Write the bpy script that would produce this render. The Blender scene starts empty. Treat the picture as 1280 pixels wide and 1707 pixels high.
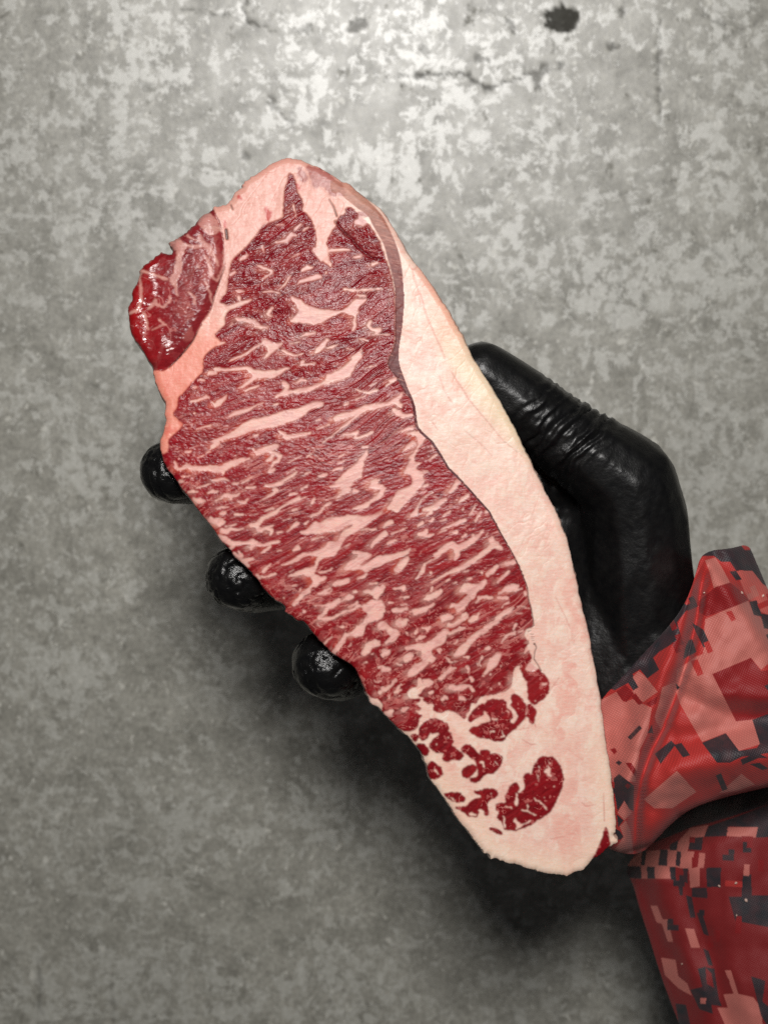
import bpy, bmesh, math, random
import numpy as np
from mathutils import Matrix, Vector

# ------------------------------------------------------------------ camera, world, lamp, exposure
S = 0.1667e-3            # metres per photograph pixel in the plane of the steak's face
D = 0.42                 # camera distance to that plane
TILT = math.radians(-10.0)
H = 0.208 * math.cos(TILT)
M = Matrix.Translation((0, 0, H)) @ Matrix.Rotation(TILT, 4, 'X')   # held things lean 10 degrees against the table

sc = bpy.context.scene
cam_d = bpy.data.cameras.new("camera")
cam = bpy.data.objects.new("camera", cam_d)
sc.collection.objects.link(cam)
cam.matrix_world = M @ Matrix.Translation((0, 0, D))
cam_d.sensor_fit = 'VERTICAL'
cam_d.sensor_height = 24.0
cam_d.lens = 12.0 / (853.5 * S / D)
cam_d.clip_start = 0.01
cam_d.clip_end = 20.0
cam_d.dof.use_dof = True
cam_d.dof.focus_distance = D + 0.001
cam_d.dof.aperture_fstop = 12.0
sc.camera = cam

world = bpy.data.worlds.new("World")
sc.world = world
world.use_nodes = True
bg = world.node_tree.nodes["Background"]
bg.inputs[0].default_value = (0.93, 0.97, 1.0, 1)
bg.inputs[1].default_value = 0.024

def lamp(name, loc, target, size, power, col):
    l = bpy.data.lights.new(name, 'AREA')
    l.shape = 'DISK'; l.size = size; l.energy = power; l.color = col
    o = bpy.data.objects.new(name, l); sc.collection.objects.link(o)
    d = Vector(target) - Vector(loc)
    o.matrix_world = M @ (Matrix.Translation(loc) @ d.to_track_quat('-Z', 'Y').to_matrix().to_4x4())
    return o
lamp("ceiling_lamp", (0.0, 0.186, 0.62), (0, 0, 0), 0.14, 4.2, (1.0, 0.978, 0.95))

sc.view_settings.view_transform = 'Standard'
sc.view_settings.look = 'None'
sc.view_settings.exposure = 0.0
sc.view_settings.gamma = 1.0
sc.view_settings.use_curve_mapping = False
sc.cycles.max_bounces = 6
sc.cycles.use_denoising = False

rng = np.random.default_rng(7)
random.seed(7)

# ------------------------------------------------------------------ helpers
def B(px, py, z=0.0):
    k = (D - z) / D
    return ((px - 640) * S * k, (853.5 - py) * S * k, z)

def lin(c):
    c = np.asarray(c, float) / 255.0
    return np.where(c <= 0.04045, c / 12.92, ((c + 0.055) / 1.055) ** 2.4)

def smooth(a, b, x):
    t = np.clip((x - a) / (b - a), 0, 1)
    return t * t * (3 - 2 * t)

def gblur(a, s):
    r = max(1, int(3 * s)); k = np.exp(-0.5 * (np.arange(-r, r + 1) / s) ** 2); k /= k.sum()
    p = np.pad(a, ((r, r), (0, 0)), mode='edge'); o = np.zeros_like(a)
    for i, w in enumerate(k): o += w * p[i:i + a.shape[0]]
    p = np.pad(o, ((0, 0), (r, r)), mode='edge'); q = np.zeros_like(a)
    for i, w in enumerate(k): q += w * p[:, i:i + a.shape[1]]
    return q

_lat = rng.random((256, 256))
def vnoise(u, v, seed=0):
    u = u + seed * 17.37; v = v + seed * 9.71
    iu = np.floor(u).astype(int); iv = np.floor(v).astype(int)
    fu = u - iu; fv = v - iv
    fu = fu * fu * fu * (fu * (fu * 6 - 15) + 10); fv = fv * fv * fv * (fv * (fv * 6 - 15) + 10)
    a = _lat[iu & 255, iv & 255]; b = _lat[(iu + 1) & 255, iv & 255]
    c = _lat[iu & 255, (iv + 1) & 255]; d = _lat[(iu + 1) & 255, (iv + 1) & 255]
    return (a * (1 - fu) + b * fu) * (1 - fv) + (c * (1 - fu) + d * fu) * fv

def fbm(u, v, o=4, seed=0):
    s = 0; a = 0.5; t = 0
    for i in range(o):
        s = s + a * vnoise(u * 2 ** i, v * 2 ** i, seed + i * 3.1); t += a; a *= 0.5
    return s / t

def chaikin(p, n=2):
    p = np.asarray(p, float)
    for _ in range(n):
        q = np.roll(p, -1, 0)
        p = np.stack([0.75 * p + 0.25 * q, 0.25 * p + 0.75 * q], 1).reshape(-1, 2)
    return p

def nums(t):
    return [float(x) for x in t.replace(';', ',').split(',') if x.strip()]

class Canvas:
    def __init__(s, x0, y0, w, h):
        s.x0, s.y0, s.w, s.h = x0, y0, w, h
    def zeros(s): return np.zeros((s.h, s.w))
    def poly(s, pts):
        """even-odd scan fill, 3 sub-rows; returns (ya, yb, xa, xb, patch)"""
        p = np.asarray(pts, float) - (s.x0, s.y0)
        ya = max(0, int(p[:, 1].min()) - 1); yb = min(s.h, int(p[:, 1].max()) + 2)
        if yb <= ya: return None
        out = np.zeros((yb - ya, s.w)); q = np.roll(p, -1, 0); N = 3
        for r in range((yb - ya) * N):
            y = ya + (r + 0.5) / N - 0.5
            m = (p[:, 1] <= y) != (q[:, 1] <= y)
            if not m.any(): continue
            a = p[m]; b = q[m]
            xs = np.sort(a[:, 0] + (y - a[:, 1]) / (b[:, 1] - a[:, 1]) * (b[:, 0] - a[:, 0]))
            for i in range(0, len(xs) - 1, 2):
                i0 = max(0, int(math.ceil(xs[i]))); i1 = min(s.w, int(math.floor(xs[i + 1])) + 1)
                if i1 > i0: out[r // N, i0:i1] += 1.0 / N
        return ya, yb, 0, s.w, np.clip(out, 0, 1)
    def stroke(s, pts, soft=0.6):
        p = np.asarray(pts, float).copy(); p[:, 0] -= s.x0; p[:, 1] -= s.y0
        r = p[:, 2].max() / 2 + 2
        xa = max(0, int(p[:, 0].min() - r)); xb = min(s.w, int(p[:, 0].max() + r) + 1)
        ya = max(0, int(p[:, 1].min() - r)); yb = min(s.h, int(p[:, 1].max() + r) + 1)
        if xb <= xa or yb <= ya: return None
        Y, X = np.mgrid[ya:yb, xa:xb].astype(float)
        if len(p) == 1: p = np.vstack([p, p + (0.01, 0, 0)])
        best = np.full(X.shape, -1e9)
        for a, b in zip(p[:-1], p[1:]):
            d = b[:2] - a[:2]; L = (d * d).sum() + 1e-9
            t = np.clip(((X - a[0]) * d[0] + (Y - a[1]) * d[1]) / L, 0, 1)
            dist = np.hypot(X - a[0] - t * d[0], Y - a[1] - t * d[1])
            best = np.maximum(best, (a[2] + t * (b[2] - a[2])) / 2 - dist)
        return ya, yb, xa, xb, np.clip(best / (2 * soft) + 0.5, 0, 1)

def put(arr, patch, fn):
    if patch is None: return
    ya, yb, xa, xb, m = patch
    arr[ya:yb, xa:xb] = fn(arr[ya:yb, xa:xb], m)

def link(o, parent=None):
    sc.collection.objects.link(o)
    if parent is not None: o.parent = parent
    return o

def empty(name, label, cat):
    o = bpy.data.objects.new(name, None); o.empty_display_size = 0.02
    link(o); o.matrix_world = M
    o["label"] = label; o["category"] = cat
    return o

def np_mesh(name, V, F, normals=None, attrs=None, mat=None):
    me = bpy.data.meshes.new(name)
    n, k = F.shape
    me.vertices.add(len(V)); me.vertices.foreach_set("co", np.ascontiguousarray(V, np.float32).ravel())
    me.loops.add(n * k); me.loops.foreach_set("vertex_index", np.ascontiguousarray(F, np.int32).ravel())
    me.polygons.add(n); me.polygons.foreach_set("loop_start", np.arange(0, n * k, k, dtype=np.int32))
    me.update(calc_edges=True)
    me.polygons.foreach_set("use_smooth", np.ones(n, bool))
    for an, (dom, a) in (attrs or {}).items():
        if a.ndim == 2:
            at = me.attributes.new(an, 'FLOAT_COLOR', dom)
            c = np.ones((len(a), 4), np.float32); c[:, :3] = a; at.data.foreach_set("color", c.ravel())
        else:
            at = me.attributes.new(an, 'FLOAT', dom); at.data.foreach_set("value", np.ascontiguousarray(a, np.float32))
    if normals is not None:
        me.normals_split_custom_set_from_vertices(normals.tolist())
    if mat: me.materials.append(mat)
    return me

def vert_normals(V, F):
    a, b, c, d = (V[F[:, i]] for i in range(4))
    fn = np.cross(c - a, d - b)
    N = np.zeros_like(V)
    for i in range(4):
        for j in range(3): N[:, j] += np.bincount(F[:, i], fn[:, j], len(V))
    N /= np.linalg.norm(N, axis=1)[:, None] + 1e-20
    return N

def smooth_rim(px, py, be, n):
    """iron the pixel steps out of a boundary loop"""
    deg = np.bincount(be.ravel(), minlength=len(px)); m = deg > 0
    for _ in range(n):
        out = []
        for a in (px, py):
            t = np.bincount(be[:, 0], a[be[:, 1]], len(px)) + np.bincount(be[:, 1], a[be[:, 0]], len(px))
            b = a.copy(); b[m] = 0.4 * a[m] + 0.6 * t[m] / deg[m]; out.append(b)
        px, py = out
    return px, py

class NT:
    """small node-tree helper"""
    def __init__(s, name):
        s.m = bpy.data.materials.new(name); s.m.use_nodes = True
        s.t = s.m.node_tree; s.n = s.t.nodes; s.p = s.n["Principled BSDF"]
    def add(s, kind, **kw):
        n = s.n.new(kind)
        for k, v in kw.items():
            if k.startswith('_'): setattr(n, k[1:], v)
            else:
                sock = n.inputs[k.replace('__', ' ')] if not k.isdigit() else n.inputs[int(k)]
                s.set(sock, v)
        return n
    def set(s, sock, v):
        if hasattr(v, 'is_output'): s.t.links.new(v, sock)
        else: sock.default_value = v
    def math(s, op, a, b=0.0, clamp=False):
        n = s.n.new('ShaderNodeMath'); n.operation = op; n.use_clamp = clamp
        s.set(n.inputs[0], a); s.set(n.inputs[1], b); return n.outputs[0]
    def mix(s, f, a, b, blend='MIX'):
        n = s.n.new('ShaderNodeMix'); n.data_type = 'RGBA'; n.blend_type = blend
        s.set(n.inputs[0], f); s.set(n.inputs[6], a); s.set(n.inputs[7], b); return n.outputs[2]
    def ramp(s, f, stops):
        n = s.n.new('ShaderNodeValToRGB'); s.set(n.inputs[0], f)
        e = n.color_ramp.elements
        while len(e) < len(stops): e.new(0.5)
        for i, (pos, v) in enumerate(stops):
            e[i].position = pos; e[i].color = (v, v, v, 1) if not isinstance(v, tuple) else v
        return n.outputs[0]
    def noise(s, vec, scale, detail=3, rough=0.55, dist=0.0):
        n = s.add('ShaderNodeTexNoise', Vector=vec, Scale=scale, Detail=detail, Roughness=rough, Distortion=dist)
        return n.outputs[0]
    def bump(s, h, strength, dist, normal=None):
        n = s.add('ShaderNodeBump', Height=h, Strength=strength, Distance=dist)
        if normal is not None: s.set(n.inputs['Normal'], normal)
        return n.outputs[0]

# ------------------------------------------------------------------ the table top under the hand
def build_table():
    cv = Canvas(-1600, -1900, 4480, 5500)
    # pits, cracks and scuffs of the slab, in photograph pixels as they show through the lens
    marks = [
        (1.0, "918,26,20;932,18,18;950,22,22;952,38,20;938,44,22;922,40,20;934,30,22"),
        (0.6, "850,40,12;856,52,10"), (0.65, "588,42,20;602,36,14"), (0.7, "1035,20,10"), (0.7, "1015,80,10;1028,78,6"),
        (0.55, "905,112,14;898,126,14;893,150,8"), (0.7, "934,112,10"), (0.5, "447,160,8;456,176,9;470,192,5;484,205,7;492,198,4"),
        (0.75, "410,0,5;406,20,4;412,34,4;432,42,3;455,50,2.5"), (0.75, "640,127,3;700,126,4;730,124,4;778,125,5;795,135,7;806,150,6;820,146,4;850,135,3;890,122,3"),
        (0.6, "300,12,3;350,18,3;380,25,3"), (0.4, "1270,30,3;1215,60,3;1180,90,3"), (0.55, "1100,30,3;1097,120,3;1098,200,3"),
        (0.35, "1040,420,4;1030,500,3;1022,560,3"), (0.3, "1150,400,4;1190,420,5;1215,440,4"), (0.5, "520,45,12;500,52,8"),
        (0.5, "705,80,10;712,95,7"), (0.5, "1165,20,4;1205,40,6"), (0.5, "65,1600,6;66,1650,5;70,1690,4"), (0.4, "185,1640,5;190,1700,4"),
        (0.45, "800,95,12;810,100,9"), (0.4, "125,100,14"), (0.4, "240,145,14;255,150,8"), (0.4, "410,262,14"), (0.4, "985,190,10"),
    ]
    st = 4
    X = np.arange(-1600, 2880, st); Y = np.arange(-1900, 3600, st)
    # rays from the lens through photograph pixels, cut with the table plane
    gx, gy = np.meshgrid(X, Y)
    wob = fbm(gx / 9.0, gy / 9.0, 3, 2) - 0.5
    wob2 = fbm(gx / 9.0, gy / 9.0, 3, 5) - 0.5
    A = np.zeros(gx.shape)
    c2 = Canvas(0, -20, 1300, 1760); big = c2.zeros()
    for s_, t in marks:
        p = np.array(nums(t)).reshape(-1, 3); p[:, 2] = p[:, 2] * 1.1 + 1
        put(big, c2.stroke(p, 1.6), lambda a, m: np.maximum(a, m * s_))
    ix = np.clip((gx + wob * 16).astype(int), 0, 1299); iy = np.clip((gy + wob2 * 16 + 20).astype(int), 0, 1759)
    inside = (gx > -40) & (gx < 1320) & (gy > -10) & (gy < 1730)
    A = big[iy, ix] * inside
    Mi = M.to_3x3(); Mi = np.array(Mi); o = np.array((M @ Matrix.Translation((0, 0, D))).translation)
    dirs = np.stack([(gx - 640) * S, (853.5 - gy) * S, np.full(gx.shape, -D)], -1) @ Mi.T
    t = -o[2] / dirs[..., 2]
    P = (o + dirs * t[..., None]).reshape(-1, 3)
    h, w = gx.shape
    i = np.arange(h * w).reshape(h, w)
    F = np.stack([i[:-1, :-1], i[1:, :-1], i[1:, 1:], i[:-1, 1:]], -1).reshape(-1, 4)
    P[:, 2] = -A.ravel() * 0.0002
    nt = NT("concrete_slab")
    tc = nt.add('ShaderNodeTexCoord').outputs['Object']
    mp = nt.add('ShaderNodeMapping', Vector=tc, Scale=(1.0, 0.82, 1.0)).outputs[0]
    cloud = nt.noise(mp, 11, 4, 0.6)
    cloud2 = nt.noise(nt.add('ShaderNodeMapping', Vector=tc, Location=(4, 4, 0)).outputs[0], 26, 3, 0.6)
    wv = nt.add('ShaderNodeVectorMath', _operation='MULTIPLY_ADD')
    wn = nt.add('ShaderNodeTexNoise', Vector=mp, Scale=38.0, Detail=3.0)
    nt.set(wv.inputs[0], wn.outputs['Color']); wv.inputs[1].default_value = (0.009, 0.009, 0.0); nt.set(wv.inputs[2], mp)
    wm = wv.outputs[0]
    n_mid = nt.noise(wm, 70, 8, 0.72)
    n_pat = nt.noise(wm, 165, 7, 0.74)
    n_blk = nt.noise(nt.add('ShaderNodeMapping', Vector=wm, Scale=(0.7, 1.3, 1.0), Location=(3, 1, 0)).outputs[0], 120, 7, 0.74)
    n_spk = nt.noise(nt.add('ShaderNodeMapping', Vector=wm, Location=(7, 2, 0)).outputs[0], 230, 3, 0.5)
    n_fine = nt.noise(mp, 480, 6, 0.75)
    n_drk = nt.noise(nt.add('ShaderNodeMapping', Vector=wm, Location=(1, 9, 0)).outputs[0], 120, 4, 0.65)
    pat = nt.ramp(nt.math('ADD', n_pat, nt.math('MULTIPLY', nt.math('SUBTRACT', cloud2, 0.5), 0.45)), [(0.52, 0.0), (0.57, 1.0)])
    blk = nt.ramp(nt.math('ADD', n_blk, nt.math('MULTIPLY', nt.math('SUBTRACT', cloud, 0.5), 0.4)), [(0.565, 0.0), (0.615, 1.0)])
    spk = nt.ramp(n_spk, [(0.65, 0.0), (0.69, 1.0)])
    drk = nt.ramp(n_drk, [(0.61, 0.0), (0.70, 1.0)])
    base = nt.ramp(n_mid, [(0.36, (0.29, 0.284, 0.26, 1)), (0.50, (0.40, 0.392, 0.362, 1)), (0.64, (0.50, 0.492, 0.458, 1))])
    base = nt.mix(nt.math('MULTIPLY', pat, 0.72), base, (0.68, 0.68, 0.65, 1))
    base = nt.mix(nt.math('MULTIPLY', blk, 0.6), base, (0.73, 0.727, 0.695, 1))
    base = nt.mix(nt.math('MULTIPLY', spk, 0.75), base, (0.85, 0.84, 0.80, 1))
    base = nt.mix(nt.math('MULTIPLY', drk, 0.5), base, (0.15, 0.145, 0.133, 1))
    base = nt.mix(0.6, base, nt.ramp(n_fine, [(0.3, (0.2, 0.195, 0.19, 1)), (0.7, (0.85, 0.85, 0.85, 1))]), 'OVERLAY')
    base = nt.mix(nt.math('MULTIPLY', nt.ramp(cloud, [(0.35, 0.0), (0.65, 1.0)]), 0.25), base, (0.29, 0.286, 0.267, 1))
    coat = nt.math('ADD', nt.math('ADD', nt.math('MULTIPLY', pat, 0.5), nt.math('MULTIPLY', blk, 0.5)), nt.math('MULTIPLY', n_mid, 1.1), True)
    coat = nt.math('MULTIPLY', coat, nt.math('SUBTRACT', 1.0, nt.math('MULTIPLY', drk, 0.8)))
    mk = nt.add('ShaderNodeAttribute', _attribute_name='marks').outputs['Fac']
    base = nt.mix(nt.math('MULTIPLY', mk, 0.9), base, (0.055, 0.053, 0.05, 1))
    base = nt.mix(1.0, base, (1.0, 0.992, 0.93, 1), 'MULTIPLY')
    nt.set(nt.p.inputs['Base Color'], base)
    coat = nt.math('MULTIPLY', coat, nt.math('SUBTRACT', 1.0, mk))
    nt.set(nt.p.inputs['Roughness'], nt.math('ADD', nt.math('MULTIPLY', n_fine, 0.14), 0.36))
    nt.set(nt.p.inputs['Specular IOR Level'], coat)
    nt.p.inputs['IOR'].default_value = 1.85
    nt.set(nt.p.inputs['Normal'], nt.bump(nt.math('ADD', n_fine, nt.math('MULTIPLY', n_mid, 1.0)), 0.09, 0.0005))
    me = np_mesh("table_top", P, F, attrs={'marks': ('POINT', A.ravel())}, mat=nt.m)
    ob = link(bpy.data.objects.new("table_top", me)); ob["kind"] = "structure"
build_table()

# ------------------------------------------------------------------ the steak
OUT = """480,261;497,262;507,266;516,272;532,275.5;548,285;558,292;570,299.5;582,304;592,312;607,326;618,333;630,339;640,352;651,369;660,383;
671,403;681,420;688,432;699,442;707,453;721,475;734,494;746,512;757,533;768,550;776,566;782,580;792,600;797,608;830,659;857,709;884,764;911,823;
929,850;935,870;945,891;952,920;958,951;964,975;974,1022;984,1061;990,1096;995,1123;1000.5,1158;1006,1194;1011,1230;1017,1270;1023,1313;1026,1345;1028,1378;
1029,1388;1025,1393;1030,1397;1033,1403;1029,1410;1017,1413;1010,1419;995,1432;986,1439;977,1450;966,1455;954,1458;948,1463;923,1461;905,1458;880,1451;859,1444;
846,1442;832,1436;823,1432;818,1436;815,1428;811,1424;807,1426;803,1419;792,1407;778,1389;759,1364;745,1340;732,1324;722,1309;715,1299;710,1280;706,1268;700,1255;
687,1239;676,1227;664,1218;651,1205;640,1192;632,1184;626,1180;616,1175;614,1166;609,1157;605,1146;599,1133;594,1121;587,1112;577,1104;563,1097;552,1092;544,1082;534,1071;
523,1061;515,1049;507,1040;502,1037;492,1036;490,1031;483,1026;471,1020;476,1015;472,1010;455,1000;446,990;437,980;423,963;412,949;400,939;387,926;383,919;367,904;
362,895;353,881;344,870;333,858;325,847;318,837;309,825;299,812;288,796;275,779;269,765;265,748;265.5,732;269,726;274,707;276,698;272,689;275,673;271,668;266,656;260,643;
257,636;255,624;253,612;244,599;236,584;225,571;217,555;213,540;212,523;211,512;214,507;219,501;219.5,495;217,488;222,477;228,470;230,459;233,447;245,435;256,429;265,421;
268,415.5;273,421;281,422;286.5,422;286,415;280,407;276.5,403;287,400;295,396;301,391;308,386;315,379;325,373;334,357;345,351;351,348;356,341;365,342;376,338;386,329;389,319;
393,315.5;400,313;407,300;416,294;425,290;436,282;447,272;460,265;472,262"""
EYE = """481,287;479,301;475,316;473,335;472.5,354;472,363;460,368;449,371;438,376;433,383;427,393;419,402;410,413;397,424;388,433;383,447;382,458;380,471;379,487;369,497;367,504;376,510;388,512;
380,521;374,532;377,541;367,549;357,560;365,565;370,572;356,580;341,593;339,605;340,620;330,628;322,637;314,646;305,656;297,665;297,679;288,689;296,698;307,707;299,717;286,728;280,735;283,745;277,756;262,758;
240,800;300,900;420,1010;560,1130;600,1150;612,1158;622,1164;632,1166;638,1176;634,1184;640,1196;630,1200;650,1230;661,1215;670,1218;683,1220;694,1215;698,1209;697,1198;703,1194;701,1190;688,1185;700,1184;703,1180;690,1173;700,1171;700,1165;
678,1163;682,1150;694,1142;712,1141;700,1157;695,1162;709,1162;703,1168;712,1173;725,1174;720,1182;725,1188;740,1187;750,1184;759,1187;769,1196;778,1198;777,1190;783,1182;785,1172;793,1175;799,1162;812,1160;836,1154;851,1147;854,1136;855,1116;
863,1108;872,1108;880,1108;885,1103;885,1089;876,1077;882,1070;874,1062;875,1053;880,1047;890,1044;888,1031;885,1014;880,999;879,980;868,952;860,933;852,919;843,903;833,887;824,870;815,853;804,841;790,825;779,812;768,800;757,790;746,779;740,770;735,760;729,748;720,737;
710,729;701,720;693,712;692,701;690,689;689,676;684,664;675,657;671,646;665,634;660,626;653,619;645,610;647,598;651,590;656,579;658,565;659,534;659,502;658,485;654,468;650,450;645,440;642,429;637,416;634,405;629,394;621,385;614,372;605,363;598,357;592,353;590,347;582,345;575,347;576,357;
567,360;561,368;560,379;554,385;546,400;546,411;552,418;549,424;548,429;553,440;552,447;547,444;537,435;529,424;526,408;527,394;524,379;519,366;510,355;503,351;506,340;501,329;495,319;493,305;490,294"""
SIDE = """325,370;334,355;345,349;352,345;356,350;360,358;367,370;371,391;374,408;376,425;375,445;366,471;358,493;353,515;341,532;330,552;322,568;309,584;297,598;281,613;275,618;262,619;250,616;200,580;195,500;215,440;250,420;268,410;290,415;276,400;300,385"""
TAIL = "865,1110;872,1128;879,1144;879,1160;882,1170;890,1175;896,1172;910,1163;916,1149;915,1136;910,1127;900,1119;885,1106;880,1104;872,1106"
SILV = """551,299;567,303;582,305;593,314;607,325;620,340;629,349;639,361;646,375;653,390;659,404;664,418;667,432;670,447;671,456;672.5,479;674,502;672,527;670,549;666,573;664,588;665,605;670,621;676,637;681,651;688,664;693,682;696,711;704,719;
701,722;692,712;689,695;687,676;682,662;674,655;669,645;663,634;655,622;645,610;647,598;656,580;658.5,565;659,534;659,505;659,485;656,468;651,449;650,444;645,429;642,413;636,400;629,388;621,375;614,360;607,354;595,347;585,338;573,329;567,319;554,323;550,313"""
# lean islands in the fat: (tile x, tile y), points in tile units of 1/6.4 px
ISLES = [
 ((760,1120), "125,615;200,575;225,600;245,565;340,545;380,520;350,480;340,430;310,405;260,402;305,430;250,480;180,510;135,550;130,500;150,440;210,380;270,340;330,330;320,300;420,285;500,290;545,320;540,380;590,420;605,470;570,510;580,570;640,530;660,480;700,450;740,440;745,480;700,530;640,590;590,640;540,680;520,715;490,745;400,730;330,710;230,690;160,650"),
 ((760,1120), "590,240;630,230;680,270;730,320;750,380;740,440;690,470;650,460;640,410;600,370;585,350;600,310;580,280"),
 ((760,1120), "55,800;100,770;160,780;200,830;240,880;290,900;250,850;290,830;340,835;370,860;330,890;400,870;450,870;500,910;490,970;450,1020;400,1090;330,1080;280,1130;240,1180;180,1180;130,1150;150,1140;230,1130;240,1080;220,1020;220,970;180,930;120,890;70,850"),
 ((760,1120), "150,1000;180,980;210,1010;200,1070;150,1120;110,1140;70,1110;55,1060;80,1015;120,1010"),
 ((860,1260), "190,100;240,20;280,10;340,5;400,20;450,70;485,140;505,260;490,350;440,450;400,550;350,610;280,660;200,710;100,760;0,795;-50,800;-105,790;-128,770;-145,690;-205,670;-216,640;-178,600;-226,550;-205,510;-130,500;-95,510;-120,450;-95,370;-55,310;-5,285;45,340;15,370;5,430;25,400;105,350;75,240;95,190;135,180;165,220;175,150"),
 ((720,1260), "420,385;480,375;540,370;570,350;650,340;690,370;705,410;680,450;620,460;590,500;580,550;605,590;600,630;570,645;555,620;560,580;540,570;490,560;480,580;510,600;490,610;480,670;440,640;380,650;340,600;290,580;220,560;280,550;380,545;400,500;450,460;520,450;545,430;470,405"),
 ((720,1260), "110,400;180,390;250,385;320,410;350,450;345,490;300,500;230,480;170,460"),
 ((720,1260), "590,770;650,760;720,780;770,830;710,835;650,800"),
 ((600,1140), "630,500;660,430;720,380;790,365;850,380;900,410;945,440;950,490;900,505;960,510;990,570;990,630;960,660;1040,690;1090,740;1100,780;1060,810;1000,800;930,835;870,800;890,760;910,730;850,740;790,720;735,660;750,610;820,560;870,530;830,510;760,540;750,490;730,540;700,590;650,600;630,560"),
 ((600,1140), "740,850;770,815;830,870;875,910;870,940;890,955;840,1000;790,1025;735,1010;690,930"),
 ((600,1140), "620,630;690,650;740,690;735,750;700,770;640,760;590,670"),
 ((600,1140), "535,560;570,520;620,540;620,590;580,630"),
 ((860,1260), "948,745;975,780;990,880;1000,970;965,1030;890,1095;815,1120;860,1010;905,910"),
 ((760,1120), "760,330;800,350;850,390;850,460;820,570;790,520;755,490;765,420"),
]
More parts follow.
